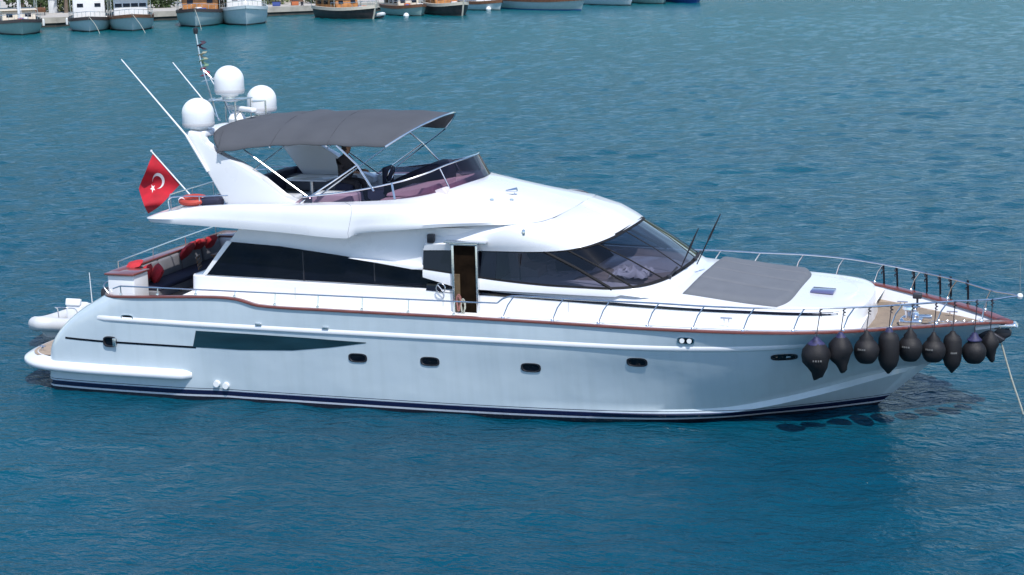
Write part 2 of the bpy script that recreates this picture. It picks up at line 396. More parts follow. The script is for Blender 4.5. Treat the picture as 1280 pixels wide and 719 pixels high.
# cockpit and bow wells: inner bulwark faces and soles
def inner(x0, x1, zs, off=.14, aft=False, fwd=False):
    xs = [x0 + (x1 - x0) * i / 24 for i in range(25)]
    return [Vector((x, -max(dk(x)[0] - off, 0.02), dk(x)[1] - .02)) for x in xs], [Vector((x, -max(dk(x)[0] - off - (.25 if fwd else .03), 0.01), zs)) for x in xs]
t_, b_ = inner(3.25, 5.2, 2.15); MB().sgrid([t_, b_]).add([(3.25, -3.1, 2.4), (3.25, 3.1, 2.4), (3.25, 3.1, 2.15), (3.25, -3.1, 2.15)], [(0, 1, 2, 3)]).build('cockpit_coaming', WHITE, Y)
MB().grid([[p, Vector((p.x, -p.y, p.z))] for p in b_]).build('cockpit_sole', TEAK, Y)
t_, b_ = inner(20.45, 23.75, 2.0, .12, fwd=True); MB().sgrid([t_, b_]).build('bow_bulwark', WHITE, Y)
MB().grid([[p, Vector((p.x, -p.y, p.z))] for p in b_]).build('bow_sole', TEAK, Y)
# foredeck tip plate
MB().plate([(23.3, -.62), (23.95, -.05), (23.95, .05), (23.3, .62)], 1.98, 2.04).build('bow_plate', WHITE, Y)

CAULK = mat('black_caulking', (.03, .028, .025), .8)
mb = MB()
for y in [k * .12 for k in range(-18, 19)]:
    x1 = 23.4
    while x1 > 21.0 and dk(x1)[0] - .45 < abs(y): x1 -= .1
    if x1 > 21.1: mb.box(((20.9 + x1) / 2, y, 2.003), (x1 - 20.9, .012, .006))
for y in [k * .12 for k in range(-24, 25)]: mb.box((4.25, y, 2.153), (1.9, .012, .006))
mb.build('deck_caulking', CAULK, Y, smooth=False)['kind'] = 'stuff'
# ---- cap rail (varnished timber) all round, 3 strips of section
def cap(rw):
    rows = []
    sec = [(-.035, -.03), (-.045, .0), (-.03, .028), (.05, .03), (.09, .02), (.10, -.02)]
    for k, (dy, dz) in enumerate(sec):
        r = []
        for i, p in enumerate(rw):
            a = rw[max(i - 1, 0)]; c = rw[min(i + 1, len(rw) - 1)]; t = (c - a); t.z = 0; t.normalize(); nrm = Vector((-t.y, t.x, 0))
            w_ = 1.0 if p.x < 20 else 1.0 + (p.x - 20) * .28
            q = p + nrm * dy * (w_ if dy > 0 else 1) + Vector((0, 0, dz)); q.y = min(q.y, 0); r.append(q)
        rows.append(r)
    return rows
ccap = cap(hrows[-1]); MB().sgrid(ccap).build('cap_rail', VARN, Y, ang=50)

# ---- white rubbing strake
def strake(pts, r, name, m, x0, x1, sec=None, off=0):
    xs = [x0 + (x1 - x0) * i / 70 for i in range(71)]
    zc = spl([(a, 0, c) for a, c in pts], 12)
    def zat(x):
        for a, c in zip(zc, zc[1:]):
            if a.x <= x <= c.x: return a.z + (c.z - a.z) * (x - a.x) / max(c.x - a.x, 1e-6)
        return zc[0].z if x < zc[0].x else zc[-1].z
    rows = []
    for (o, dz) in (sec or [(.0, .09), (.02, .07), (.04, 0), (.025, -.03), (.0, -.05)]):
        rows.append([Vector((x, hy(x, zat(x) + dz, o * min(1, (x - x0) / .12 + .02, (x1 - x) / 1.0 + .02) * r - .004), zat(x) + dz)) for x in xs])
    return MB().sgrid(rows).build(name, m, Y, ang=60)
strake([(2.9, 1.885), (5.76, 1.85), (9.84, 1.835), (13.5, 1.84), (16.4, 1.84), (18.2, 1.87), (20.3, 1.92)], 1.0, 'rubbing_strake', WHITE, 2.95, 20.3)

# ---- swim platform and its long side lip
P0 = [(.20, 0, 0), (.20, -1.8, 0), (.42, -2.75, 0), (1.05, -3.30, 0), (2.1, -3.52, 0), (3.3, -3.57, 0), (4.4, -3.57, 0), (5.2, -3.54, 0), (5.44, -3.36, 0)]
def prow(off, z, zt=0):
    out = []
    Ps = spl(P0, 8)
    for i, p in enumerate(Ps):
        a = Ps[max(i - 1, 0)]; c = Ps[min(i + 1, len(Ps) - 1)]; t = (c - a).normalized(); n = Vector((t.y, -t.x, 0))
        zz = z - .0 * p.x
        if i == 0: n = Vector((-1, 0, 0))
        q = p + n * off; q.z = zz; q.y = min(q.y, 0) if i else 0; out.append(q)
    return out
rows = [prow(-.36, .78), prow(-.22, .745), prow(-.09, .715), prow(-.02, .67), prow(0, .61), prow(-.012, .55), prow(-.05, .51), prow(-.40, .50)]
mb = MB().sgrid(rows); pl = mb.build('swim_platform', WHITE, Y, ang=60)
mb = MB(); r0 = [p for p in prow(-.26, .775) if p.x < 2.1]
mb.grid([[p, Vector((2.2 if abs(p.y) < 2.9 else p.x + .0, p.y, p.z))] for p in r0]); mb.grid([[Vector((p.x, -p.y, p.z)), Vector((2.2 if abs(p.y) < 2.9 else p.x, -p.y, p.z))] for p in r0]); mb.build('platform_teak', TEAK, Y)
mb = MB(); r0 = prow(-.2, .50); mb.grid([[p, Vector((p.x, -p.y, p.z))] for p in r0]); mb.build('platform_underside', WHITE, Y)
m_ = MB(); m_.tube([(.85, -2.55, .77), (.85, -2.55, .87)], .03).tube([(.77, -2.55, .89), (.93, -2.55, .89)], .02); m_.build('cleat', CHROME, Y)

# ---- hull markings and openings
def oval(name, x, z, wx, wz, m, frame=None, off=.02, inset=None):
    def ring(sx, sz, o, n=24, p=3.2):
        r = []
        for k in range(n):
            a = 2 * pi * k / n; cx = abs(cos(a))**(2 / p) * (1 if cos(a) >= 0 else -1); cz = abs(sin(a))**(2 / p) * (1 if sin(a) >= 0 else -1)
            X, Z = x + sx * cx, z + sz * cz; r.append(Vector((X, hy(X, Z, o), Z)))
        return r
    a = ring(wx / 2 * .84, wz / 2 * .8, .004); mb = MB(); mb.add(a, [tuple(range(24))])
    fr = MB().grid([ring(wx / 2 * 1.06, wz / 2 * 1.1, -.01), ring(wx / 2 * 1.04, wz / 2 * 1.08, off), ring(wx / 2 * .9, wz / 2 * .88, off), ring(wx / 2 * .84, wz / 2 * .8, .002)], cyc=True).build(name, frame or DARKM, Y)
    g = mb.build('pane' if name == 'porthole' else 'insert', m, fr, smooth=False)
    return fr
for (x, z) in ((9.74, 1.27), (11.51, 1.28), (13.9, 1.26), (16.33, 1.51)):
    oval('porthole', x, z, .44, .20, BLACKG)
oval('porthole', 19.46, 1.66, .52, .15, BLACKG)
e = oval('exhaust_outlet', 17.45, 2.08, .36, .15, BLACKG, STEEL)
for dx in (-.08, .08): MB().lathe([(.001, 0), (.055, 0), (.05, .03), (.001, .035)], (17.45 + dx, hy(17.45, 2.08, .035), 2.08), 12, 'Y').build('lamp', PLAST, e)
e = oval('fairlead', 3.82, 1.93, .32, .17, BLACKG, CHROME)
oval('discharge_vent', 3.3, 1.33, .34, .24, BLACKG, DARKM, .05)
MB().box((3.44, hy(3.44, 1.33, .055), 1.33), (.09, .03, .2), bev=.01).build('vent_cover', STEEL, Y)
mb = MB().grid(patch([[(2.02, 1.37), (3.14, 1.345), (5.6, 1.33)], [(2.02, 1.32), (3.14, 1.295), (5.6, 1.28)]], 24, .006, nz=1)); mb.build('black_stripe', BLACKG, Y)
gl = MB().grid(patch([[(5.64, 1.72), (7.0, 1.71), (8.5, 1.69), (9.2, 1.67), (9.98, 1.655)], [(5.52, 1.31), (6.77, 1.30), (8.1, 1.36), (9.1, 1.49), (9.98, 1.64)]], 14, .008)); gl.build('hull_window', BRONZE, Y)
mb = MB()
for (x, z) in ((6.05, .42), (6.28, .38)): mb.lathe([(.001, -.02), (.075, -.02), (.085, .05), (.07, .1), (.001, .11)], (x, hy(x, z, .05), z), 14, 'Y')
for v in mb.v: pass
mb.build('bilge_outlet_cap', PLAST, Y)
for x in (7.3, 9.0): MB().box((x, hy(x, 1.96, .02), 1.96), (.16, .05, .05), bev=.012).build('fender_eye', STEEL, Y)

# ---- lower deckhouse and foredeck trunk
Lb = [(5.15, 0, 0), (5.15, -2.1, 0), (5.17, -2.6, 0), (5.45, -2.68, 0), (8, -2.7, 0), (11, -2.72, 0), (13, -2.72, 0), (15, -2.7, 0), (17, -2.6, 0), (18.5, -2.5, 0), (19.8, -2.36, 0), (20.6, -2.05, 0), (20.95, -1.3, 0), (21.05, 0, 0)]
def lift(off, zs, base=Lb):
    return spl([(x - (off * .9 if k > 10 and abs(y) < 2.2 else 0), (y + off * (1 if abs(y) > 1 else abs(y))) if y < 0 else 0, z) for k, ((x, y, _), z) in enumerate(zip(base, zs))], 8)
z0 = [2.15] * 11 + [1.98, 1.98, 1.98]
z1 = [2.86, 2.86, 2.86, 2.86, 2.82, 2.78, 2.76, 2.70, 2.62, 2.55, 2.52, 2.51, 2.51, 2.51]
z2 = [2.87, 2.87, 2.87, 2.87, 2.83, 2.80, 2.84, 2.86, 2.74, 2.61, 2.56, 2.55, 2.55, 2.55]
z3 = [2.87, 2.87, 2.87, 2.87, 2.84, 2.82, 2.90, 2.93, 2.79, 2.65, 2.59, 2.575, 2.575, 2.575]
z4 = [2.87, 2.87, 2.87, 2.87, 2.84, 2.82, 2.92, 2.97, 2.83, 2.68, 2.60, 2.58, 2.58, 2.58]
rows = [lift(0, z0), lift(.07, z1), lift(.10, [a + .02 for a in z1]), lift(.17, z2), lift(.28, z3), lift(.45, z4)]
mb = MB().sgrid(rows)
top = rows[-1]; mb.grid([[Vector((p.x, p.y * k, p.z + (1 - k * k) * (.16 * min(1, max(0, (p.x - 12) / 4)) - .12 * min(1, max(0, (p.x - 17) / 2.8))) )) for p in top] for k in (1, .8, .6, .4, .2, 0, -.2, -.4, -.6, -.8, -1)])
trunk = mb.build('deckhouse', WHITE, Y, ang=32)
TB = bvh(trunk)
def ty(x, z, off): 
    h = TB.ray_cast(Vector((x, -12, z)), Vector((0, 1, 0))); return (h[0].y if h[0] else -2.6) - off
# dark stripe along the trunk
st_t = [(11.2, 2.86), (12.2, 2.80), (12.9, 2.755), (14.4, 2.70), (17.1, 2.585), (18.9, 2.545), (20.5, 2.52)]
mb = MB(); cs = spl([(a, 0, c) for a, c in st_t], 10)
rows = []
for s in (1, 0, -1):
    r = []
    for p in cs:
        hgt = .085 if p.x < 12 else (.085 - .05 * (p.x - 12)) if p.x < 12.8 else max(.02, .042 - .0025 * (p.x - 12.8))
        z = p.z + s * hgt; r.append(Vector((p.x, ty(p.x, z, .012), z)))
    rows.append(r)
mb.sgrid(rows); mb.build('trunk_stripe', BLACKG, Y)

# ---- salon block with its long tapering window
sal = [(5.42, 2.84), (6.55, 4.15), (9.8, 4.18), (12.0, 4.22), (12.75, 4.20), (12.75, 4.05), (12.6, 4.0), (12.6, 2.8)]
mb = MB().prism(sal, -2.52, 2.52); salon = mb.build('salon', WHITE, Y)
MB().prism([(9.3, 3.47), (10.3, 3.40), (11.16, 3.36), (11.16, 3.26), (10.9, 3.27)], -2.74, -2.5, .02).build('side_moulding', WHITE, Y)
def band(top, bot, y, n=10, nz=3): 
    a = spl([(p[0], y if len(p) < 3 else p[2], p[1]) for p in top], n, lin=True); c = spl([(p[0], y if len(p) < 3 else p[2], p[1]) for p in bot], n, lin=True)
    return [[p.lerp(q, j / nz) for p, q in zip(a, c)] for j in range(nz + 1)]
WNR = (band([(6.27, 3.72), (7.5, 3.66), (9.0, 3.50), (10.3, 3.34), (11.35, 3.22), (12.55, 3.02)], [(5.56, 2.90), (7.0, 2.88), (9.0, 2.85), (10.3, 2.83), (11.35, 2.81), (12.55, 2.80)], -2.56))
for s in (1, -1):
    f_ = (lambda r: r) if s > 0 else mir
    wn_ = MB().grid([f_(r) for r in WNR]).build('salon_window', BLACKG, Y)
    MB().grid([f_(r) for r in band([(5.42, 2.86), (6.14, 3.75)], [(5.56, 2.90), (6.27, 3.72)], -2.58)]).build('frame', WHITE, wn_)
    if s > 0: wn = wn_
for x in (8.1, 9.9): MB().box((x, -2.563, 3.2 - (x - 8.1) * .02), (.03, .006, .70 - (x - 8.1) * .11)).build('mullion', DARKM, wn)
# aft door glass of the salon, facing the cockpit
m = MB(); m.add([(5.46, -1.9, 2.9), (6.3, -1.9, 3.95), (6.3, 1.9, 3.95), (5.46, 1.9, 2.9)], [(0, 1, 2, 3)]); 
for v in m.v: v.x -= .02
m.build('aft_door_glass', BLACKG, Y)

# ---- pilothouse: skirt under the windows, glazing, roof
base = [(11.15, -2.68, 3.27), (11.9, -2.68, 3.19), (12.9, -2.68, 3.08), (14.0, -2.66, 3.00), (15.0, -2.64, 2.975), (15.6, -2.6, 2.97), (16.2, -2.36, 3.0), (16.6, -1.7, 3.05), (16.78, -.85, 3.10), (16.84, 0, 3.12)]
brow = [(11.15, -2.60, 3.72), (11.9, -2.58, 3.74), (12.9, -2.53, 3.745), (13.8, -2.46, 3.75), (14.4, -2.38, 3.79), (14.82, -2.24, 3.86), (15.05, -1.95, 3.91), (15.27, -1.35, 3.97), (15.40, -.65, 4.03), (15.44, 0, 4.05)]
B_ = spl(base, 8); W_ = spl(brow, 8)
sk0 = [Vector((p.x, p.y - .02, 2.86 - .015 * max(0, p.x - 12) + max(0, 12.05 - p.x) * .25) if i < 42 else Vector((p.x + .06, p.y * 1.02, 2.9))) if i < 42 else Vector((p.x + .42 * min(1, (i - 41) / 14), p.y * (1 + .10 * min(1, (i - 41) / 14)), p.z - .30 + .18 * (1 - min(1, (i - 41) / 14)))) for i, p in enumerate(B_)]
sk1 = [Vector((p.x, p.y - .03, p.z - .12)) if i < 42 else Vector((p.x + .07 * min(1, (i - 41) / 14), p.y * (1 + .03 * min(1, (i - 41) / 14)) - .02 * (1 - min(1, (i - 41) / 14)), p.z - .06)) for i, p in enumerate(B_)]
mb = MB().sgrid([sk0, sk1, [p + Vector((0, -.01, -.01)) for p in B_], [Vector((p.x - .0, p.y * .97, p.z)) for p in B_]])
mb.grid([[Vector((11.15, -2.70, 3.08)), Vector((11.15, -2.70, 3.27))], [Vector((11.15, -2.4, 3.08)), Vector((11.15, -2.4, 3.27))]])
skirt = mb.build('pilothouse_skirt', WHITE, Y, ang=40)
gi = MB().sgrid([B_, [p.lerp(q, .5) + Vector((.02, 0, .02)) for p, q in zip(B_, W_)], W_])
wsc = gi.build('windscreen', GLASS, Y, ang=50)
# mullions and dark opaque side glazing
def bw(i): return B_[i], W_[i]
def bar(a, c, r, name, m, parent): return MB().tube([a, a.lerp(c, .5) + Vector((.02, 0, .02)), c], r, 6).build(name, m, parent)
for (ib, iw, r) in ((40, 26, .038), (46, 33, .026), (56, 47, .018), (66, 62, .014)):
    for s in (1, -1):
        a, c = B_[ib].copy(), W_[iw].copy(); a.y *= s; c.y *= s; bar(a, c, r, 'mullion', MATTEB, wsc)
# seal bands at top and bottom of the glazing
MB().sgrid([[p + (q - p) * f + Vector((.012, -.012, .006)) for p, q in zip(B_, W_)] for f in (0, .05)]).build('seal', MATTEB, wsc)
MB().sgrid([[p + (q - p) * f + Vector((.012, -.012, .006)) for p, q in zip(B_, W_)] for f in (1, .94)]).build('seal', MATTEB, wsc)
SGR = [[a + Vector((0, -.006, 0)) for a in B_[:17]], [a + Vector((0, -.006, 0)) for a in W_[:17]]]
MB().grid([mir(r) for r in SGR]).build('pilothouse_side_window', BLACKG, Y)
sg = MB().grid(SGR).build('pilothouse_side_window', BLACKG, Y)
MB().box((13.45, -2.585, 3.4), (.03, .02, .62), rot=(.1, 0, 0)).build('mullion', DARKM, sg)
# roof from the window heads up to the flybridge coaming
rtop = [(11.15, -2.55, 3.92), (11.9, -2.60, 3.96), (12.7, -2.66, 4.12), (13.25, -2.56, 4.27), (13.65, -2.32, 4.33), (13.95, -1.95, 4.36), (14.12, -1.5, 4.435), (14.25, -1.0, 4.49), (14.3, -.5, 4.53), (14.32, 0, 4.555)]
T_ = spl(rtop, 8)
mid1 = [p.lerp(q, .14) + Vector((.035, -.06 * (1 if i < 50 else (1 - (i - 50) / 22)), .015)) for i, (p, q) in enumerate(zip(W_, T_))]
mid2 = [p.lerp(q, .5) + Vector((.06, -.09 * (1 if i < 50 else (1 - (i - 50) / 22)), .03)) for i, (p, q) in enumerate(zip(W_, T_))]
lip = [p + Vector((.05 * (i / 72), -.04 * (1 if i < 50 else (1 - (i - 50) / 22)), -.015)) for i, p in enumerate(W_)]
mb = MB().sgrid([[p + Vector((-.05, .05 if i < 60 else 0, .02)) for i, p in enumerate(W_)], lip, mid1, mid2, T_])
mb.grid([[Vector((p.x, p.y * k, p.z + .03 * (1 - k * k))) for p in T_] for k in (1, .6, .3, 0, -.3, -.6, -1)])
mb.sgrid([T_[:43], [p + Vector((-.03, .22, .30 * (1 - i / 42) + .04)) for i, p in enumerate(T_[:43])]])
roof = mb.build('pilothouse_roof', WHITE, Y, ang=55)

# ---- interior seen through the windscreen
MB().plate([(11.2, -2.4), (15.5, -2.4), (16.4, -1.6), (16.6, 0), (16.4, 1.6), (15.5, 2.4), (11.2, 2.4)], 2.7, 2.78).build('pilothouse_floor', DARK, Y)
MB().prism([(14.3, 2.78), (14.5, 3.02), (15.0, 3.08), (16.55, 3.02), (16.6, 2.78)], -1.9, 1.9, .03).build('dashboard', TAN, Y)
MB().prism([(13.8, 2.78), (13.8, 3.4), (14.3, 3.45), (14.7, 3.05), (14.7, 2.78)], -1.0, 1.0, .04).build('helm_console', DARK, Y)
MB().box((12.65, 0, 3.3), (.1, 4.6, 1.0)).build('pilothouse_bulkhead', DARK, Y)
for y in (-1.3, .9):
    MB().prism([(12.9, 2.8), (12.85, 3.55), (13.02, 3.58), (13.12, 3.2), (13.6, 3.18), (13.6, 2.8)], y - .35, y + .35, .05).build('helm_seat', TAN, Y)
# crumpled white cloth on the dash
mb = MB(); rows = []
for i in range(13):
    rows.append([Vector((15.35 + i * .07 + .06 * noise.noise((i * .7, j, 1)), -2.0 + j * .09, 3.10 + .30 * abs(noise.noise((i * .45 + 3, j * .42, 0))) + .12 * sin(i * .8) * sin(j * .7))) for j in range(11)])
cl = MB().grid(rows).build('cloth', mat('white_cloth', (.8, .82, .85), .9), solid=.01); tag(cl, 'crumpled white cloth lying on the dash behind the windscreen', 'cloth')

# ---- flybridge deck with overhang and coamings
F1 = [(4.1, 0, 4.20), (4.1, -1.8, 4.20), (4.14, -2.6, 4.20), (4.4, -2.95, 4.20), (5.8, -3.02, 4.16), (7.7, -3.03, 4.08), (9.42, -3.03, 3.985), (9.66, -2.97, 4.09), (10.6, -2.93, 4.19), (11.6, -2.86, 4.28), (12.6, -2.68, 4.33), (13.3, -2.48, 4.34), (13.85, -2.1, 4.37), (14.15, -1.2, 4.46), (14.25, 0, 4.53)]
F2 = [(4.05, 0, 4.27), (4.05, -1.8, 4.27), (4.10, -2.64, 4.27), (4.38, -3.0, 4.29), (5.8, -3.06, 4.31), (7.7, -3.06, 4.24), (9.42, -3.05, 4.10), (9.66, -3.01, 4.16), (10.6, -2.96, 4.26), (11.6, -2.88, 4.36), (12.6, -2.70, 4.39), (13.2, -2.42, 4.40), (13.7, -1.97, 4.42), (13.95, -1.1, 4.51), (14.05, 0, 4.58)]
F3 = [(4.3, 0, 4.36), (4.3, -1.8, 4.36), (4.36, -2.5, 4.37), (4.62, -2.86, 4.42), (5.8, -2.96, 4.60), (7.7, -2.96, 4.64), (9.45, -2.93, 4.66), (9.85, -2.92, 4.665), (10.6, -2.82, 4.68), (11.4, -2.62, 4.65), (12.1, -2.30, 4.60), (12.6, -1.95, 4.59), (13.0, -1.5, 4.62), (13.2, -.8, 4.70), (13.25, 0, 4.76)]
F4 = [(4.4, 0, 4.37), (4.4, -1.8, 4.37), (4.46, -2.45, 4.38), (4.72, -2.76, 4.44), (5.8, -2.84, 4.62), (7.7, -2.55, 4.67), (9.0, -2.42, 4.72), (9.6, -2.38, 4.75), (10.2, -2.30, 4.78), (10.75, -2.10, 4.83), (11.2, -1.75, 4.90), (11.45, -1.35, 4.96), (11.65, -.85, 5.01), (11.75, -.4, 5.03), (11.78, 0, 5.03)]
F5 = [(x - .05, y * .965, z - .01) for x, y, z in F4[:1] + F4[1:]]
F0 = [(4.3, 0, 4.19), (4.3, -1.6, 4.19), (4.4, -2.2, 4.19), (4.7, -2.5, 4.19)] + [(x, -2.3, z) for x, y, z in F1[4:9]] + [(11.6, -2.2, 4.25), (12.6, -2.1, 4.28), (13.2, -2.0, 4.29), (13.6, -1.6, 4.32), (13.8, -1.0, 4.40), (13.85, 0, 4.46)]
fr_ = [spl(r, 8) for r in (F0, F1, F2, F3, F4, F5)]
mb = MB().sgrid([fr_[0], fr_[1], fr_[2]] + lerp_rows(fr_[2:5], 5)[1:])
fin = [p for p in fr_[5]]
floorr = [Vector((p.x, p.y, 4.30)) for p in fin]
mb.sgrid([fr_[4], fin, floorr])
fly = mb.build('flybridge', WHITE, Y, ang=45)
MB().grid([[p, Vector((p.x, -p.y, p.z))] for p in floorr]).build('flybridge_sole', DECKW, Y)
MB().grid([[p, Vector((p.x, -p.y, p.z))] for p in fr_[0]]).build('overhang_soffit', WHITE, Y)

# navigation light / small fittings
FB = bvh(fly)
def fz(x, y):
    h = FB.ray_cast(Vector((x, y, 9)), Vector((0, 0, -1))); return h[0].z if h[0] else 4.7
m = MB().box((11.35, -2.62, 3.98), (.16, .14, .2), bev=.02); m.build('loudspeaker', DARKM, Y)
for (x, y, z) in ((12.75, -.9, fz(12.75, -.9) + .03), ):
    h = MB().tube([(x - .15, y, z + .05), (x + .12, y, z + .09)], [.02, .05], 8).build('horn', CHROME, Y)
MB().box((12.65, -.9, fz(12.65, -.9) + .015), (.3, .1, .03), bev=.01).build('horn_base', PLAST, Y)
MB().lathe([(.001, 0), (.04, 0), (.05, .08), (.03, .12), (.001, .13)], (13.55, -2.55, 4.12), 12).build('deck_light', STEEL, Y)

# ---- flybridge acrylic windscreen with rail
SB = [(7.9, -2.44, 4.68), (9.0, -2.40, 4.73), (9.6, -2.36, 4.755), (10.2, -2.28, 4.785), (10.75, -2.08, 4.84), (11.2, -1.73, 4.91), (11.45, -1.33, 4.97), (11.63, -.83, 5.02), (11.73, -.4, 5.04), (11.76, 0, 5.04)]
ST = [(8.1, -2.42, 4.82), (9.0, -2.34, 4.93), (9.6, -2.24, 5.02), (10.1, -2.12, 5.12), (10.55, -1.95, 5.22), (10.95, -1.62, 5.35), (11.17, -1.25, 5.45), (11.35, -.8, 5.51), (11.45, -.4, 5.53), (11.48, 0, 5.54)]
SBs, STs = spl(SB, 8), spl(ST, 8)
acr = MB().sgrid([SBs, STs]).build('acrylic_screen', PURPLE, Y)
full = STs + [Vector((p.x, -p.y, p.z)) for p in reversed(STs[:-1])]
MB().tube(full, .022, 8).build('rail', STEEL, acr)
for i in (26, 46):
    for s in (1, -1):
        a, c = SBs[i].copy(), STs[i].copy(); a.y *= s; c.y *= s
        MB().tube([a, c], .018 if i != 26 else .028, 6).build('post', STEEL, acr)

# ---- flybridge furniture
LAV = mat('pale_seat_vinyl', (.62, .56, .60), .5, var=.05)
MB().box((8.75, -1.95, 4.62), (1.05, .55, .52), bev=.05).build('wet_bar', WHITE, Y)
MB().prism([(9.7, 4.3), (9.75, 4.7), (10.6, 4.78), (11.35, 5.02), (11.45, 4.9), (11.5, 4.3)], -1.75, 1.5, .04).build('sunbed_base', LAV, Y)
MB().prism([(9.8, 4.74), (9.85, 4.82), (10.7, 4.92), (11.0, 5.02), (11.0, 4.8), (10.6, 4.76)], -1.5, .1, .03).build('sunbed_cushion', LAV, Y)
MB().box((6.4, 2.0, 4.52), (2.3, .75, .36), bev=.06).build('sofa_seat', GREYUP, Y)
MB().prism([(5.3, 4.4), (5.35, 4.80), (6.0, 4.92), (7.3, 4.94), (7.45, 4.85), (7.45, 4.4)], 2.28, 2.5, .06).build('sofa_backrest', NAVY, Y)
MB().box((5.6, 1.2, 4.6), (.3, 2.2, .5), bev=.06).build('sofa_backrest', NAVY, Y)
MB().box((6.9, 2.2, 4.86), (.9, .14, .20), bev=.04).build('sofa_headrest', mat('dark_red_vinyl', (.12, .012, .018), .6, var=.2), Y)
MB().prism([(8.6, 4.35), (8.75, 4.66), (9.4, 4.95), (9.9, 5.16), (10.2, 5.16), (10.25, 4.9), (10.25, 4.35)], 1.15, 2.2, .06).build('console', NAVY, Y)
tb = MB().plate([(6.5, .0), (7.6, .0), (7.6, .9), (6.5, .9)], 4.82, 4.87, .02).build('table', WHITE, Y)
MB().tube([(7.05, .4, 4.3), (7.05, .4, 4.83)], .05).build('leg', STEEL, tb)
MB().box((6.85, -1.9, 4.56), (1.7, .75, .42), bev=.06).build('locker', WHITE, Y)
hs = MB().box((9.1, 1.0, 4.66), (.5, .55, .14), bev=.04).box((8.86, 1.0, 4.86), (.12, .55, .5), bev=.05).build('helm_chair', NAVY, Y)
MB().tube([(9.1, 1.0, 4.3), (9.1, 1.0, 4.62)], .05).build('pedestal', STEEL, hs)
MB().prism([(9.3, 4.35), (9.25, 4.80), (9.45, 4.90), (9.8, 4.82), (9.8, 4.35)], -.3, .8, .05).build('helm_station', DARK, Y)
wh = [(9.2 + .06 * sin(a), .35 + .2 * cos(a), 5.0 + .2 * sin(a)) for a in [2 * pi * k / 20 for k in range(20)]]
MB().tube(wh, .015, 6, closed=True).build('steering_wheel', STEEL, Y)

# ---- radar arch
leg = [(6.14, 4.5), (5.0, 6.16), (5.05, 6.3), (5.35, 6.24), (5.45, 6.0), (5.78, 5.78), (6.42, 5.56), (7.0, 5.22), (7.5, 4.83), (8.0, 4.66), (8.0, 4.5)]
arch = MB()
for s in (1, -1):
    fo = lambda x, z, s=s: -s * (2.42 - .16 * (z - 4.5)); fi = lambda x, z, s=s: -s * (2.14 - .16 * (z - 4.5))
    arch.prism(leg, fo, fi, .035)
arch.box((5.15, 0, 6.19), (.5, 3.9, .16), bev=.05)
arch.build('radar_arch', WHITE, Y, ang=40)
MB().box((5.05, 0, 6.19), (.35, 3.9, .10), bev=.03).build('arch_shelf', WHITE, Y)

def dome(name, x, y, z, r, h):
    pr_ = [(.001, 0), (r * .55, 0), (r * .6, .04), (r * .93, .06), (r, .12), (r * 1.0, h - r * .95)]
    for k in range(1, 9):
        a = k / 8 * pi / 2; pr_.append((max(r * cos(a), .001), h - r * .95 + r * .95 * sin(a)))
    d = MB().lathe(pr_, (x, y, z), 32).build(name, PLAST, Y)
    MB().lathe([(r * 1.004, .10), (r * 1.012, .12), (r * 1.012, .15), (r * 1.004, .17)], (x, y, z), 32).build('seam_ring', mat('grey_seam', (.5, .5, .52), .5), d)
    MB().lathe([(r * .3, -.14), (r * .3, 0), (.01, .0)], (x, y, z), 16).build('pedestal', STEEL, d)
    return d
dome('satellite_dome', 5.1, -1.7, 6.28, .385, .76)
dome('satellite_dome', 5.13, 1.7, 6.30, .38, .74)
d3 = dome('satellite_dome', 5.1, 0, 6.92, .37, .76)
mb = MB().plate([(4.7, -.45), (5.5, -.45), (5.5, .45), (4.7, .45)], 6.83, 6.86, .01)
for x in (4.75, 5.45):
    for y in (-.42, .42): mb.tube([(x, y, 6.25), (x, y, 6.84)], .02, 6)
mb.tube([(5.45, -.42, 6.55), (5.45, .42, 6.55)], .018, 6)
mb.tube([(5.5, .42, 6.75), (5.6, .95, 6.72), (5.6, .95, 6.25)], .025, 6)
mb.build('dome_stand', STEEL, Y)
rd = MB().box((5.45, -.1, 6.62), (.16, 1.35, .12), rot=(0, 0, .95), bev=.04).build('radar_scanner', PLAST, Y)
MB().lathe([(.001, 0), (.2, 0), (.22, .1), (.16, .22), (.08, .28), (.001, .28)], (5.35, -.15, 6.28), 20).build('housing', PLAST, rd)

# antennas and signal mast
def whip(a, c, r0, r1, name='antenna', m=PLAST): return MB().tube([a, Vector(a).lerp(Vector(c), .5), c], [r0, (r0 + r1) / 2, r1], 6).build(name, m, Y)
whip((5.6, -2.3, 5.35), (5.05, -2.25, 6.2), .035, .03, 'antenna_base')
whip((5.05, -2.25, 6.2), (3.43, -2.25, 8.0), .024, .012)
whip((4.8, 0, 6.3), (3.56, 0, 7.75), .02, .012)
whip((4.95, .6, 6.3), (4.1, .6, 7.55), .018, .01)
mast = MB().tube([(4.75, 0, 6.3), (4.35, 0, 7.7), (4.25, 0, 8.5)], .022, 6).tube([(5.15, 0, 6.3), (4.75, 0, 7.25), (4.42, 0, 7.55)], .018, 6)
mast.tube([(4.6, -.16, 6.85), (4.6, .16, 6.85)], .012, 6).tube([(4.45, -.2, 7.3), (4.45, .2, 7.3)], .012, 6).tube([(4.48, 0, 7.4), (4.98, 0, 7.3)], .014, 6).build('signal_mast', STEEL, Y)
MB().lathe([(.001, 0), (.07, 0), (.08, .05), (.001, .07)], (4.76, 0, 7.32), 12).build('mast_light', PLAST, Y)
MB().lathe([(.001, 0), (.05, 0), (.06, .06), (.06, .14), (.001, .16)], (4.25, 0, 8.46), 12).build('mast_light', DARKM, Y)

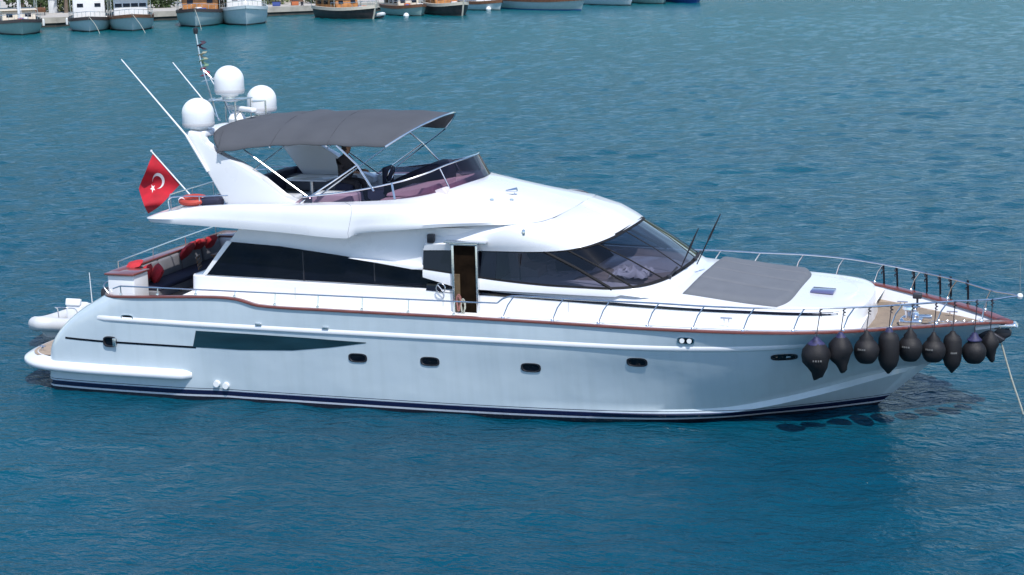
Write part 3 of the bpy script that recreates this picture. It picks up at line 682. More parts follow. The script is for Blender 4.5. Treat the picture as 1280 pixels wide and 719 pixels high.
# ---- bimini: stretched canvas on a tubular frame
xs_ = [(5.78, 5.79, 6.24, 2.38), (5.92, 5.83, 6.36, 2.38), (6.4, 5.88, 6.46, 2.32), (7.2, 5.98, 6.54, 2.2), (7.8, 6.0, 6.54, 2.12), (8.6, 6.01, 6.58, 2.08), (9.3, 5.98, 6.58, 2.05), (10.05, 5.98, 6.54, 2.02)]
secs = []
def bsec(x, ze, zc, w_, lean=0.0, n=24, ex=2.3):
    r = []
    for k in range(n + 1):
        a = -1 + 2 * k / n
        z = ze + (zc - ze) * (1 - abs(a) ** ex)
        r.append(Vector((x + lean * (1 - a * a) + (.24 * abs(a) ** 8 if lean < -.5 else 0), a * w_, z)))
    return r
ctl = [bsec(x, ze, zc, w_, -.62 if i == 0 else (-.40 if i == 1 else (.85 if i == 7 else .3 if i == 6 else 0)), ex=(4.5, 4.0, 3.2, 2.6)[i] if i < 4 else 2.3) for i, (x, ze, zc, w_) in enumerate(xs_)]
cols_ = [spl([c[k] for c in ctl], 6) for k in range(25)]
mb = MB().grid([[c[j] + Vector((0, 0, .010 * sin(j * 1.05) + .016 * noise.noise((j * .22, i_ * .5, 0)) + .010 * noise.noise((j * .12, i_ * 1.4, 5)) )) for i_, c in enumerate(cols_)] for j in range(len(cols_[0]))])
bim = mb.build('bimini', CANVAS, Y, ang=60, solid=.02)
for q_ in (1, 3, 5): MB().tube([p + Vector((.02, 0, .012)) for p in ctl[q_]], .005, 5).build('seam', mat('dark_crease_strip', (.035, .036, .045), .9), bim)  # dark strips over the bow seams; crease shade is put into their colour
mb = MB().tube([p + Vector((.0, 0, .0)) for p in ctl[-1]], .026, 8).tube([p + Vector((0, 0, -.03)) for p in ctl[5]], .02, 8).tube([p + Vector((0, 0, -.03)) for p in ctl[3]], .02, 8).tube([p + Vector((0, 0, -.03)) for p in ctl[1]], .02, 8)
for s in (1, -1):
    y = -2.12 * s
    J = (9.38, y, 5.56)
    mb.tube([(6.48, y, 5.87), (8.15, y, 4.74)], .018, 6)
    mb.tube([(8.85, -2.05 * s, 6.0), J, (9.85, -2.3 * s, 4.98)], .024, 8)
    mb.tube([J, (7.95, -2.45 * s, 4.62)], .02, 8)
    mb.tube([(10.05, -2.02 * s, 5.95), (8.4, -2.3 * s, 4.80)], .016, 6)
    mb.tube([(5.9, -2.25 * s, 4.8), (7.5, -2.05 * s, 5.95)], .016, 6)
mb.build('frame', STEEL, bim)

# ---- cockpit: transom sofa
MB().box((3.66, .1, 2.24), (.7, 4.6, .22), bev=.03).build('cockpit_sofa_base', GREYUP, Y)
MB().box((3.72, .1, 2.40), (.66, 4.5, .12), bev=.05).build('cockpit_sofa_seat', NAVY, Y)
bk = MB()
for i in range(4): bk.box((3.36, -1.56 + i * 1.1, 2.66), (.17, 1.06, .46), rot=(0, -.12, 0), bev=.06)
bk.build('cockpit_sofa_back', GREYUP, Y)
MB().box((3.22, .1, 2.55), (.14, 5.2, .72), bev=.03).build('transom_bulkhead', WHITE, Y)
MB().box((3.22, .1, 2.93), (.28, 5.9, .05), bev=.02).build('transom_cap', VARN, Y)
for s in (-1, 1): MB().box((3.5, 2.72 * s, 2.42), (.72, .72, .96), bev=.05).build('quarter_locker', WHITE, Y)
for s in (-1, 1): MB().box((3.5, 2.75 * s, 2.925), (.80, .80, .05), bev=.02).build('locker_top', VARN, Y)
mb = MB().tube([(3.12, -2.5, 3.12), (3.12, 0, 3.16), (3.12, 2.6, 3.16)], .018, 6)
for y in (-2.5, -.8, .9, 2.6): mb.tube([(3.12, y, 2.93), (3.12, y, 3.13)], .016, 6)
mb.build('transom_rail', STEEL, Y)
mb = MB().tube(spl([(3.2, -3.15, 2.46), (3.05, -3.1, 2.62), (3.05, -2.95, 2.70), (3.2, -2.9, 2.66), (3.3, -2.9, 2.46)], 5), .018, 6); mb.build('quarter_hoop', STEEL, Y)

# ---- rails
STN = [(23.43, .61, 2.15), (22.53, 1.37, 2.21), (21.63, 2.05, 2.24), (20.70, 2.67, 2.27), (19.71, 3.12, 2.30), (18.68, 3.36, 2.31), (17.6, 3.40, 2.31), (16.6, 3.41, 2.33), (15.5, 3.40, 2.33), (14.45, 3.40, 2.34), (13.3, 3.40, 2.35)]
rl = empty  # keep linter quiet
for s in (-1, 1):
    tops = []; 
    bow_rail = MB()
    pts = []
    for k, (x, y, z) in enumerate(STN):
        tp = Vector((x + .22, s * max(y - .16, .28), z + (.51 if k else .5))); pts.append(tp)
    railp = [Vector((24.2, 0, 2.66)), Vector((23.98, s * .18, 2.665))] + pts + [Vector((13.28, s * 3.28, 2.80)), Vector((13.15, s * 3.33, 2.70))]
    rail = bow_rail.tube(spl(railp, 5), .021, 8).build('bow_rail', STEEL, Y)
    for k, (x, y, z) in enumerate(STN):
        tp = pts[k]; bt = Vector((x, s * y, z + .03))
        if k == 0: tp = Vector((23.55, s * .47, 2.68))
        md_ = bt.lerp(tp, .55) + Vector((-.03, 0, .02))
        MB().tube([bt, bt + Vector((.02, 0, .07)), md_, tp], .016, 6).lathe([(.045, 0), (.04, .03), (.02, .05), (.001, .05)], bt, 10).build('stanchion', STEEL, rail)
    sx = [3.66, 4.66, 5.68, 6.7, 7.73, 8.82, 9.92, 11.05, 12.15]
    tp = [Vector((x, s * 3.36, 2.70)) for x in sx]
    side = MB().tube([Vector((3.42, s * 3.3, 2.62))] + tp + [Vector((13.15, s * 3.33, 2.70))], .018, 8).build('side_rail', STEEL, Y)
    for x in sx:
        MB().tube([(x, s * (dk(x)[0] - .04), dk(x)[1] + .02), (x, s * 3.36, 2.70)], .015, 6).lathe([(.04, 0), (.035, .03), (.001, .04)], (x, s * (dk(x)[0] - .03), dk(x)[1] + .045), 8).build('stanchion', STEEL, side)
MB().lathe([(.001, -.07), (.05, -.05), (.07, 0), (.05, .05), (.001, .07)], (24.2, 0, 2.66), 14).build('bow_light', PLAST, Y)
MB().tube([(24.2, 0, 2.66), (24.18, 0, 3.62)], [.014, .01], 6).build('jack_staff', STEEL, Y)
# flybridge aft rail
mb = MB()
for s in (-1, 1):
    mb.tube(spl([(4.75, s * 2.72, 4.44), (4.72, s * 2.68, 4.72), (4.9, s * 2.66, 4.78), (5.6, s * 2.6, 4.8), (6.2, s * 2.5, 4.82)], 5), .016, 6)
    mb.tube([(5.5, s * 2.62, 4.5), (5.5, s * 2.62, 4.8)], .014, 6)
mb.tube([(4.72, -2.68, 4.72), (4.5, -2.2, 4.76), (4.5, 2.2, 4.76), (4.72, 2.68, 4.72)], .016, 6)
for y in (-2.2, -1.1, 0, 1.1, 2.2): mb.tube([(4.5, y, 4.36), (4.5, y, 4.76)], .014, 6)
mb.build('flybridge_rail', STEEL, Y)
MB().tube([(4.05, 0, 4.3), (3.9, 0, 4.33), (2.80, 0, 5.5)], [.02, .02, .018], 8).lathe([(.001, 0), (.03, .01), (.03, .05), (.001, .06)], (2.8, 0, 5.48), 8).build('flag_staff', PLAST, Y)

# ---- foredeck hatch, windlass, anchor, wipers
MB().box((19.92, -.3, 2.665), (.52, .5, .05), rot=(.0, .04, 0), bev=.015).build('deck_hatch', mat('lilac_smoked_hatch', (.10, .10, .22), .15, coat=.5), Y)
wl_ = MB().box((21.9, -.45, 2.08), (.5, .4, .14), bev=.04).lathe([(.001, 0), (.13, 0), (.14, .06), (.08, .1), (.08, .2), (.14, .24), (.13, .3), (.001, .32)], (21.85, -.55, 2.14), 16)
wl_.lathe([(.001, 0), (.12, .02), (.08, .08), (.08, .16), (.12, .22), (.001, .24)], (21.95, -.15, 2.14), 14).box((22.2, -.35, 2.16), (.3, .14, .12), bev=.03)
wl_.build('windlass', CHROME, Y)
MB().box((21.95, .35, 2.5), (.2, .16, .12), bev=.02).tube([(21.95, .35, 2.0), (21.95, .35, 2.46)], .025).build('deck_lamp', DARKM, Y)
ch = MB()
for i in range(13): ch.tube([(22.3 + i * .09 + .035 * cos(a), -.3 + .03 * (i % 2) * sin(a) + i * .015, 2.05 + .012 + (.03 * (1 - i % 2)) * sin(a)) for a in [2 * pi * k / 8 for k in range(8)]], .011, 5, closed=True)
ch.build('anchor_chain', STEEL, Y)
for (x, y) in ((21.5, -1.35), (22.6, -.75), (22.7, .65), (21.5, 1.5)):
    MB().tube([(x - .12, y, 2.1), (x + .12, y, 2.1)], .02, 6).tube([(x - .05, y, 2.0), (x - .05, y, 2.1)], .016, 6).tube([(x + .05, y, 2.0), (x + .05, y, 2.1)], .016, 6).build('cleat', CHROME, Y)
an = MB().prism([(23.35, 1.98), (23.75, 2.02), (24.02, 1.92), (24.06, 1.78), (23.8, 1.62), (23.45, 1.72), (23.2, 1.86)], -.13, .13, .05).build('anchor', DARKM, Y)
for s in (-1, 1): MB().prism([(23.1, 1.9), (23.6, 1.92), (23.95, 1.72), (23.7, 1.55), (23.3, 1.62)], s * .16, s * .30, .04).build('fluke', DARKM, an)
MB().prism([(23.5, 2.03), (24.12, 2.06), (24.2, 1.98), (23.5, 1.9)], -.2, .2, .03).build('bow_roller', STEEL, Y)
for (a, t1) in (((16.65, -1.55, 3.1), (16.75, -1.2, 3.25)), ((16.82, .35, 3.16), (16.9, .6, 3.3))):
    MB().tube([a, t1], .03, 6).box(a, (.1, .1, .08), bev=.02).build('wiper_motor', DARKM, Y)
for (p, q) in (((16.75, -.9, 3.14), (17.2, -1.0, 4.13)), ((17.05, -.5, 3.2), (17.62, -.6, 4.40))):
    a_ = Vector(p); c_ = Vector(q); MB().tube([a_, a_.lerp(c_, .45), a_.lerp(c_, .55), c_], [.014, .018, .03, .012], 6).build('fishing_rod_holder', DARKM, Y)

# ---- pilothouse doorway (open), starboard
fr = MB()
fr.box((11.93, -2.76, 3.05), (.06, .12, 1.66), bev=.01).box((12.50, -2.76, 3.05), (.05, .12, 1.66), bev=.01).box((12.2, -2.76, 3.90), (.66, .12, .05), bev=.01).box((12.25, -2.8, 3.955), (1.0, .22, .04), bev=.01)
fr = fr.build('doorway', STEEL, Y)
MB().box((12.21, -2.735, 3.05), (.52, .05, 1.66)).build('shade_panel', mat('painted_interior_shade', (.012, .007, .004), .9, var=.5, vscale=4, spec=.05), fr)  # solid panel; shade of the unlit interior is put into its colour
MB().box((12.02, -2.775, 2.72), (.12, .03, .98), bev=.008).build('door_edge', mat('oiled_wood', (.10, .065, .03), .5, var=.3, vscale=8), fr)
rp = empty('rope_coil', (12.08, -2.98, 2.4), world=True); tag(rp, 'pink and white rope hanging in loops beside the open side door', 'rope')
for k, (m_, dx) in enumerate(((mat('pink_rope', (.35, .15, .13), .9, var=.2), 0), (PALER, .1))):
    MB().tube([(12.08 + dx + .045 * cos(a) * (1 + .3 * sin(3 * a)), -2.9 + .02 * cos(a * .5), 2.52 + .16 * sin(a) - .1 * k + .006 * a) for a in [k_ * .35 for k_ in range(50)]], .014, 6).build('loop', m_, rp)

SEAMM = mat('seam_sealant', (.28, .29, .32), .7)
for x in (7.9, 11.62, 14.6):
    MB().tube([(x, ty(x, z, .001), z) for z in (2.42, 2.5, 2.6, 2.7)], .006, 5).build('panel_seam', SEAMM, Y)
for i in (28,):
    for s in (1, -1):
        cc = [fr_[1], fr_[2]] + lerp_rows(fr_[2:5], 5)[1:]
        pts_ = [Vector((r[i + 22].x, r[i + 22].y * s, r[i + 22].z + .004)) for r in cc]
        MB().tube(pts_, .005, 5).build('panel_seam', SEAMM, Y)
for (x, y, z) in ((12.45, -1.5, fz(12.45, -1.5)), (12.85, -1.25, fz(12.85, -1.25))): MB().lathe([(.001, 0), (.05, 0), (.045, .03), (.001, .035)], (x, y, z), 12).build('deck_filler', STEEL, Y)
for x in (6.2, 9.3): MB().box((x, -2.98, 4.45), (.22, .03, .06), bev=.01).build('overflow_vent', SEAMM, Y)
for (x, y) in ((18.2, -2.75),): MB().tube([(x - .13, y, 2.47), (x + .13, y, 2.47)], .02, 6).tube([(x - .05, y, 2.36), (x - .05, y, 2.47)], .016, 6).tube([(x + .05, y, 2.36), (x + .05, y, 2.47)], .016, 6).build('cleat', CHROME, Y)
# round emblem ring beside the door
MB().tube([(11.6 + .11 * cos(a), -2.76, 2.86 + .11 * sin(a)) for a in [2 * pi * k / 24 for k in range(24)]], .014, 6, closed=True).tube([(11.53, -2.76, 2.94), (11.67, -2.76, 2.78)], .012, 6).build('fairlead_ring', STEEL, Y)

# ================================================================== loose things on the yacht
# sun pad
def padrow(y): return y
pad = MB()
ys = [-2.1, -1.05, 0.0, 1.05, 2.05]
def ztop(x, y): 
    h = TB.ray_cast(Vector((x, y, 8)), Vector((0, 0, -1))); return h[0].z if h[0] else 3.0
mb = MB()
N, Mq = 32, 60
def padpt(u, v, top=True):     # u across -1..1, v aft..fwd 0..1
    y = u * 2.1
    x0 = 17.18 - .10 * u * u; x1 = 19.40 - .22 * abs(u) ** 6
    x = x0 + (x1 - x0) * v
    z = ztop(x, y) if TB else 3
    edge = min(1, (1 - abs(u)) * 14, v * 18 + .001, (1 - v) * 18 + .001) ** .5
    seam = min(1, min(abs(y - q) for q in (-1.05, 0, 1.05)) / .05) ** .6
    return Vector((x, y, z + (.012 + edge * (.045 + .055 * seam) + .008 * noise.noise((x * 1.6, y * 2, 0)) if top else -.01)))
rows = [[padpt(-1 + 2 * i / Mq, j / N) for i in range(Mq + 1)] for j in range(N + 1)]
mb.grid(rows)
edge_ = [padpt(-1 + 2 * i / Mq, 0) for i in range(Mq + 1)] + [padpt(1, j / N) for j in range(1, N + 1)] + [padpt(1 - 2 * i / Mq, 1) for i in range(1, Mq + 1)] + [padpt(-1, 1 - j / N) for j in range(1, N)]
mb.grid([edge_, [p - Vector((0, 0, .06)) for p in edge_]], cyc=True)
pd = mb.build('sun_pad', PADM, ang=80); tag(pd, 'wide grey padded sun mattress on the white foredeck', 'sun pad')

# red cushions in the cockpit
def cushion(name, c, d, rot, label, group):
    mb = MB(); n = 8; rows = []
    vs = []
    for top in (1, -1):
        g = []
        for i in range(n + 1):
            r = []
            for j in range(n + 1):
                u, v = -1 + 2 * i / n, -1 + 2 * j / n
                t = (1 - u**4) * (1 - v**4); r.append(Vector((u * d[0] / 2 * (1 - .06 * v * v), v * d[1] / 2 * (1 - .06 * u * u), top * d[2] / 2 * t**.5 + .012 * noise.noise((u * 2 + c[1] * 5, v * 2, top)))))
            g.append(r)
        mb.grid(g, flip=top < 0)
    m = Matrix.Rotation(rot[2], 3, 'Z') @ Matrix.Rotation(rot[1], 3, 'Y') @ Matrix.Rotation(rot[0], 3, 'X')
    mb.v = [m @ v for v in mb.v]
    o = mb.build(name, RED, ang=80); o.location = c; return tag(o, label, 'cushion', group)
cushion('cushion', (3.55, -1.95, 2.72), (.5, .5, .2), (.1, -1.2, .1), 'red cushion leaning at the near end of the stern sofa', 'red sofa cushions')
cushion('cushion', (3.62, -1.55, 2.66), (.46, .5, .2), (.3, -1.0, .5), 'red cushion slumped forward next to the near end cushion', 'red sofa cushions')
cushion('cushion', (3.36, -2.15, 2.98), (.4, .45, .14), (.2, -.2, .2), 'red cushion lying flat on the wooden locker top', 'red sofa cushions')
cushion('cushion', (3.45, .35, 2.88), (.5, .75, .18), (.15, -.9, .0), 'broad red cushion over the middle of the sofa back', 'red sofa cushions')
cushion('cushion', (3.42, 1.0, 2.92), (.46, .6, .18), (-.2, -.7, .2), 'red cushion just beyond the broad middle one', 'red sofa cushions')
cushion('cushion', (3.45, 1.6, 2.90), (.42, .5, .18), (.1, -1.0, -.2), 'red cushion at the far end of the stern sofa', 'red sofa cushions')
# teak chair in the cockpit
chr_ = empty('folding_chair', (4.75, -.9, 2.16), .3); tag(chr_, 'brown slatted wooden chair standing on the cockpit sole', 'chair')
WD = mat('brown_wood', (.20, .10, .05), .5, var=.3, vscale=8)
mb = MB()
for k in range(5): mb.box((-.18 + k * .09, 0, .44), (.07, .44, .02))
mb.build('seat', WD, chr_)
mb = MB()
for k in range(4): mb.box((-.24 - k * .012, 0, .58 + k * .09), (.02, .42, .06))
mb.build('backrest', WD, chr_)
for sx in (-1, 1):
    for sy in (-1, 1): MB().tube([(.2 * sx, .2 * sy, 0), (.2 * sx, .2 * sy, .43)], .02, 6).build('leg', WD, chr_)
tb = empty('teak_table', (4.5, 1.0, 2.16)); tag(tb, 'low brown wooden table beyond the chair in the cockpit', 'table')
MB().box((0, 0, .62), (.8, 1.2, .04), bev=.01).build('tabletop', WD, tb)
for sx in (-1, 1):
    for sy in (-1, 1): MB().box((.33 * sx, .5 * sy, .3), (.06, .06, .6)).build('leg', WD, tb)
# life ring at the aft end of the flybridge
lr = empty('life_ring', (5.25, -2.45, 4.68)); lr.rotation_euler = (.25, 0, 0); tag(lr, 'orange red horseshoe life ring lying inside the aft flybridge rail', 'life ring')
ORG = mat('orange_red_foam', (.42, .05, .035), .6, var=.15)
MB().tube([(.30 * cos(a), .20 * sin(a), 0) for a in [2 * pi * k / 24 for k in range(24)]], .075, 10, closed=True).build('ring', ORG, lr)
MB().tube([(.30 * cos(a), .20 * sin(a), 0) for a in (.2, .35, .5)], .08, 10).tube([(.30 * cos(a), .20 * sin(a), 0) for a in (3.3, 3.45, 3.6)], .08, 10).build('band', PLAST, lr)
MB().box((5.75, -2.45, 4.66), (.5, .3, .2), bev=.05).build('dark_bag', NAVY, Y)

# ---- ensign
def flagpt(u, v):      # u along hoist (0 top..1 bottom) v along fly
    A = Vector((2.84, 0, 5.44)); Bp = Vector((3.58, 0, 4.68))
    h = A.lerp(Bp, u)
    dirv = Vector((-.62, -.1, -1.0)).normalized()
    ln = 1.12 - .05 * u
    off = dirv * v * ln
    wob = Vector((.20, -.34, 0)) * sin(v * 5.2 + u * 5.0) * v * .8 + Vector((.2, .1, 0)) * v * v * (.5 - u) * .7 + Vector((-.28 * u * v + .08 * (1 - u) * v, 0, .10 * u * v))
    return h + off + wob
mb = MB().grid([[flagpt(i / 16, j / 24) for j in range(25)] for i in range(17)])
fl = mb.build('flag', mat('red_bunting', (.46, .008, .022), .75, var=.2, vscale=3, bump=.2, bscale=8), ang=80); tag(fl, 'red flag with white crescent and star drooping from the stern staff', 'flag')
def onflag(u, v, side):
    p = flagpt(u, v); du = flagpt(u + .01, v) - p; dv = flagpt(u, v + .01) - p; n = du.cross(dv).normalized()
    return p + n * .006 * side
FW = mat('white_bunting', (.8, .8, .8), .8)
def emblem(name, polys):
    mb = MB()
    for side in (1, -1):
        for poly in polys: mb.add([onflag(u, v, side) for u, v in poly], [tuple(range(len(poly)))])
    return mb.build(name, FW, fl, smooth=False)
# crescent: outer radius .27, inner .215 shifted ; flag coords u (hoist 1.06 m) v (fly 1.22 m)
K = 26; cu, cv = .5, .36; ro, ri, sh = .20, .16, .05
quads = []
def oc(a): return (cu + ro * sin(a), cv + ro * cos(a) * .87)
def ic(a): return (cu + ri * sin(a), cv + (ri * cos(a) + sh) * .87)
a0 = .55
for k in range(K):
    a1 = a0 + (2 * pi - 2 * a0) * k / K; a2 = a0 + (2 * pi - 2 * a0) * (k + 1) / K
    def tw(a):      # inner arc angle matched so the tips meet
        s_ = (a - pi) / (pi - a0); return pi + s_ * (pi - a0 * 1.28)
    quads.append([oc(a1), oc(a2), ic(tw(a2)), ic(tw(a1))])
emblem('crescent', quads)
star = []
for k in range(10):
    r = .10 if k % 2 == 0 else .04; a = 2 * pi * k / 10 + pi
    star.append((cu + r * sin(a), cv + .235 + r * cos(a) * .87))
cen = (cu, cv + .235)
emblem('star', [[cen, star[k], star[(k + 1) % 10]] for k in range(10)])
# small signal flags bunched on the mast
for k, (z, c_, nm) in enumerate(((8.28, (.05, .03, .05), 'dark'), (8.02, (.30, .30, .22), 'khaki'), (7.84, (.14, .24, .16), 'green'), (7.62, (.30, .05, .08), 'dark red'))):
    g = [[Vector((4.33 + .02 * k + .07 * sin(j * 1.3 + k) + .03 * i, .05 * cos(j * 1.1 + k) + .02 * i, z - j * .035)) for j in range(7)] for i in range(4)]
    q = MB().grid(g).build('signal_flag', mat('bunting_' + nm.replace(' ', '_'), c_, .8), solid=.01); tag(q, 'small bunched %s signal flag on the mast above the domes' % nm, 'flag', 'signal flags bunched on the mast')

# ---- fenders
def fender_mb(kind, r, h):
    if kind == 'ball': prof = [(.001, -.0), (.04, -.01), (.06, -.06), (r * .55, -.14)] + [(r * cos(a), -.14 - r * .85 + r * sin(a) * (.85 if a > 0 else 1.05)) for a in [1.0 - 2.4 * k / 12 for k in range(11)]]
    elif kind == 'drop': prof = [(.001, 0), (.05, -.01), (.07, -.05), (r * .62, -.14), (r * .92, -.28), (r, -.42), (r * .93, -.55), (r * .7, -.68), (r * .48, -.78), (r * .36, -.88), (r * .2, -.95), (.001, -.97)]
    else: prof = [(.001, 0), (.05, -.01), (.07, -.06), (r * .8, -.14), (r, -.24), (r * 1.02, -.5), (r, -.74), (r * .8, -.9), (r * .35, -1.02), (r * .12, -1.09), (.001, -1.1)]
    if kind == 'ball':
        prof = [p for p in prof]; zmin = min(p[1] for p in prof); prof.append((.001, zmin - .01))
    zmin = min(p[1] for p in prof)
    return [(max(a, .001), b_ * h / -zmin) for a, b_ in prof]
def draped(mb, seed, amp):
    for v in mb.v:
        k = 1 + amp * noise.noise((v.x * 5 + seed, v.y * 5, v.z * 4)); v.x *= k; v.y *= k
FK = [('drop', .30, .92, 'black fender of ragged teardrop shape, first in the row nearest the midships'),
      ('drop', .26, .86, 'black fender with a torn lower skirt, second from the midships end'),
      ('ball', .27, .72, 'round black ball fender between the torn one and the long one'),
      ('long', .22, 1.0, 'long black cylinder fender with blue white top, under the windlass'),
      ('ball', .26, .74, 'round black fender hanging highest, just forward of the long blue topped one'),
      ('ball', .26, .66, 'round black ball fender with white lettering on its left side'),
      ('long', .20, .94, 'narrow long black fender third from the stem'),
      ('ball', .26, .66, 'round black ball fender with blue top under the bow'),
      ('drop', .2, .7, 'small black fender half hidden beside the anchor')]

FP = [(20.23, -3.27, 2.26), (20.7, -2.97, 2.31), (21.2, -2.64, 2.33), (21.63, -2.29, 2.31), (22.05, -2.0, 2.29), (22.51, -1.67, 2.14), (22.88, -1.31, 2.10), (23.32, -1.03, 2.0), (23.63, -.62, 1.98)]
BLUEC = mat('blue_cap', (.012, .012, .05), .6, var=.3, vscale=14, var2=(.04, .04, .13))
def rail_at(x):
    R_ = [(19.93, 2.96, 2.80), (20.92, 2.51, 2.78), (21.85, 1.89, 2.76), (22.75, 1.21, 2.73), (23.65, .45, 2.67), (24.2, .02, 2.66)]
    for a, c in zip(R_, R_[1:]):
        if a[0] <= x <= c[0]:
            s = (x - a[0]) / (c[0] - a[0]); return a[1] + (c[1] - a[1]) * s, a[2] + (c[2] - a[2]) * s
    return 3.2, 2.8
for k, ((kind, r, h, lab), (x, y, z)) in enumerate(zip(FK, FP)):
    f = empty('boat_fender', (x, y, z - h)); tag(f, lab, 'fender', 'black fenders hung along the starboard bow')
    mb = MB().lathe([(a, b_ + h) for a, b_ in fender_mb(kind, r, h)], seg=28); draped(mb, k * 3.1, .16 if kind == 'drop' else .05)
    if kind == 'drop':
        for v in mb.v:
            if v.z < h * .45: v.x += .05 * sin(k + v.z * 9); v.z += .05 * noise.noise((v.x * 9, v.y * 9, k))
    mb.build('body', BLACKR, f, ang=70)
    if k in (0, 1, 3, 7): MB().lathe([(.001, h + .02), (.05, h + .015), (.075, h - .03), (r * .45, h - .09), (r * .62, h - .13), (r * .62, h - .15)], seg=18).build('top_cap', BLUEC, f)
    # white lettering strip, illegible in the photograph: small dashes
    if k in (0, 2, 4, 5, 6):
        mk = MB()
        for j in range(4):
            a = -1.75 + .17 * j + (.15 if k in (0, 6) else -.35); rr = r * 1.035; zz = h * (.52 if kind != 'ball' else .48)
            mk.box((rr * cos(a), rr * sin(a), zz), (.012, .026 + .012 * (j % 2), .035), rot=(0, 0, a))
        mk.build('lettering', mat('worn_grey_print', (.14, .14, .14), .8), f, smooth=False)
    ry, rz = rail_at(x); 
    MB().tube([(0, 0, h - .02), (.0, (-ry - y) * .25, h + .12), (.02, -ry - y - .02, rz - z + h)], .011, 6).tube([(.02 + .03 * cos(a), -ry - y + .03 * sin(a), rz - z + h - .02 - .012 * a) for a in [q * .7 for q in range(18)]], .010, 5).build('lanyard', ROPE, f)
# far side fenders: mostly hidden, their dark lanyards show
proto = None
PORT = ['nearest midships', 'second from midships', 'third from midships', 'middle of the port row', 'third from the stem', 'second from the stem', 'closest to the stem']
for k, (x, yr) in enumerate(((20.91, 2.51), (21.25, 2.29), (21.68, 2.0), (21.99, 1.78), (22.32, 1.53), (22.58, 1.34), (22.99, 1.01))):
    ry, rz = rail_at(x); yy = ry + .42; h = .72
    if proto is None:
        proto = empty('boat_fender', (x, yy, 1.45))
        mb = MB().lathe([(a, b_ + h) for a, b_ in fender_mb('ball', .26, h)], seg=20); mb.build('body', BLACKR, proto, ang=70)
        MB().tube([(0, 0, h), (0, -.15, 2.2 - 1.42), (0, -.42, rz - 1.45)], .012, 6).tube([(.02, -.2, .82), (.03, -.36, 1.05), (.02, -.41, rz - 1.46)], .018, 6).tube([(.03 * cos(a), -.42 + .03 * sin(a), rz - 1.47 - .02 * a) for a in [q * .7 for q in range(16)]], .014, 5).build('lanyard', ROPE, proto)
        o = proto
    else:
        o = copy_tree(proto)
    o.location = (x, yy, 1.45); o['label'] = 'black fender over the far port side of the bow, ' + PORT[k]; o['category'] = 'fender'; o['group'] = 'black fenders hung along the port bow'

# mooring line from the bow into the water
ml = MB().tube(spl([(23.84, -.2, 1.64), (24.08, -.2, .85), (24.38, -.2, -.02), (24.7, -.2, -1.2)], 6), .02, 8).build('mooring_line', PALER); tag(ml, 'pale mooring rope running from the bow down into the water', 'rope')

# ---- person at the helm (seated, dark clothes, facing the bow)
def skin(name, verts, edges, radii, m, parent=None, sub=2):
    me = bpy.data.meshes.new(name); me.from_pydata(verts, edges, []); me.update()
    o = bpy.data.objects.new(name, me); col.objects.link(o)
    md = o.modifiers.new('skin', 'SKIN'); md.use_smooth_shade = True
    for i, r in enumerate(radii):
        sv = me.skin_vertices[0].data[i]; sv.radius = r if isinstance(r, tuple) else (r, r); sv.use_root = (i == 0)
    s = o.modifiers.new('subdivision', 'SUBSURF'); s.levels = sub; s.render_levels = sub
    me.materials.append(m)
    if parent: o.parent = parent
    return o
SH = mat('dark_shirt', (.032, .026, .030), .85, var=.2, vscale=6, bump=.3, bscale=12)
SK = mat('tanned_skin', (.30, .16, .10), .55, var=.05)
HAIR = mat('black_hair', (.01, .008, .008), .7)
per = empty('person', (8.08, .1, 4.30)); per.rotation_euler = (0, 0, -.25); tag(per, 'person in dark clothes sitting under the grey canopy on the flybridge', 'person')
per.scale = (1.08, 1.15, 1.04)
V = [(0, 0, .55), (0, 0, .72), (.01, 0, .92), (.02, 0, 1.06), (.04, 0, 1.14), (.06, 0, 1.20), (.075, 0, 1.29), (.08, 0, 1.37),
     (.02, .17, 1.05), (.08, .24, .82), (.32, .18, .76), (.40, .16, .78), (.02, -.17, 1.05), (.08, -.24, .82), (.32, -.18, .76), (.40, -.16, .78),
     (.06, .10, .53), (.45, .12, .52), (.48, .12, .10), (.60, .12, .05), (.06, -.10, .53), (.45, -.12, .52), (.48, -.12, .10), (.60, -.12, .05)]
Ed = [(0, 1), (1, 2), (2, 3), (3, 4), (4, 5), (5, 6), (6, 7), (3, 8), (8, 9), (9, 10), (10, 11), (3, 12), (12, 13), (13, 14), (14, 15), (0, 16), (16, 17), (17, 18), (18, 19), (0, 20), (20, 21), (21, 22), (22, 23)]
Ra = [(.14, .19), (.13, .19), (.13, .21), (.11, .18), .055, .065, .095, .075, .075, .055, .042, .035, .075, .055, .042, .035, .09, .075, .05, .045, .09, .075, .05, .045]
bd = skin('body', V, Ed, Ra, SH, per)
hd = MB().lathe([(.001, -.13), (.05, -.12), (.075, -.06), (.088, 0), (.09, .05), (.075, .10), (.04, .135), (.001, .145)], (.085, 0, 1.31), 20); hd.v = [Vector((.085 + (v.x - .085) * 1.12, v.y * .92, v.z)) for v in hd.v]
hd.lathe([(.001, 0), (.014, 0), (.010, .03), (.001, .035)], (.187, 0, 1.285), 8); 
for s in (-1, 1): hd.lathe([(.001, 0), (.028, .004), (.02, .012), (.001, .014)], (.08, s * .086, 1.30), 8, 'Y')
hdo = hd.build('head', SK, per)
fe = MB()
for s in (-1, 1): fe.lathe([(.001, -.008), (.009, 0), (.001, .008)], (.178, s * .033, 1.325), 8)
fe.box((.178, 0, 1.245), (.012, .05, .008)); fe.build('face_features', HAIR, hdo)
MB().lathe([(.097, -.05), (.100, .02), (.088, .09), (.05, .145), (.001, .158)], (.065, 0, 1.32), 20).build('hair', HAIR, hdo)
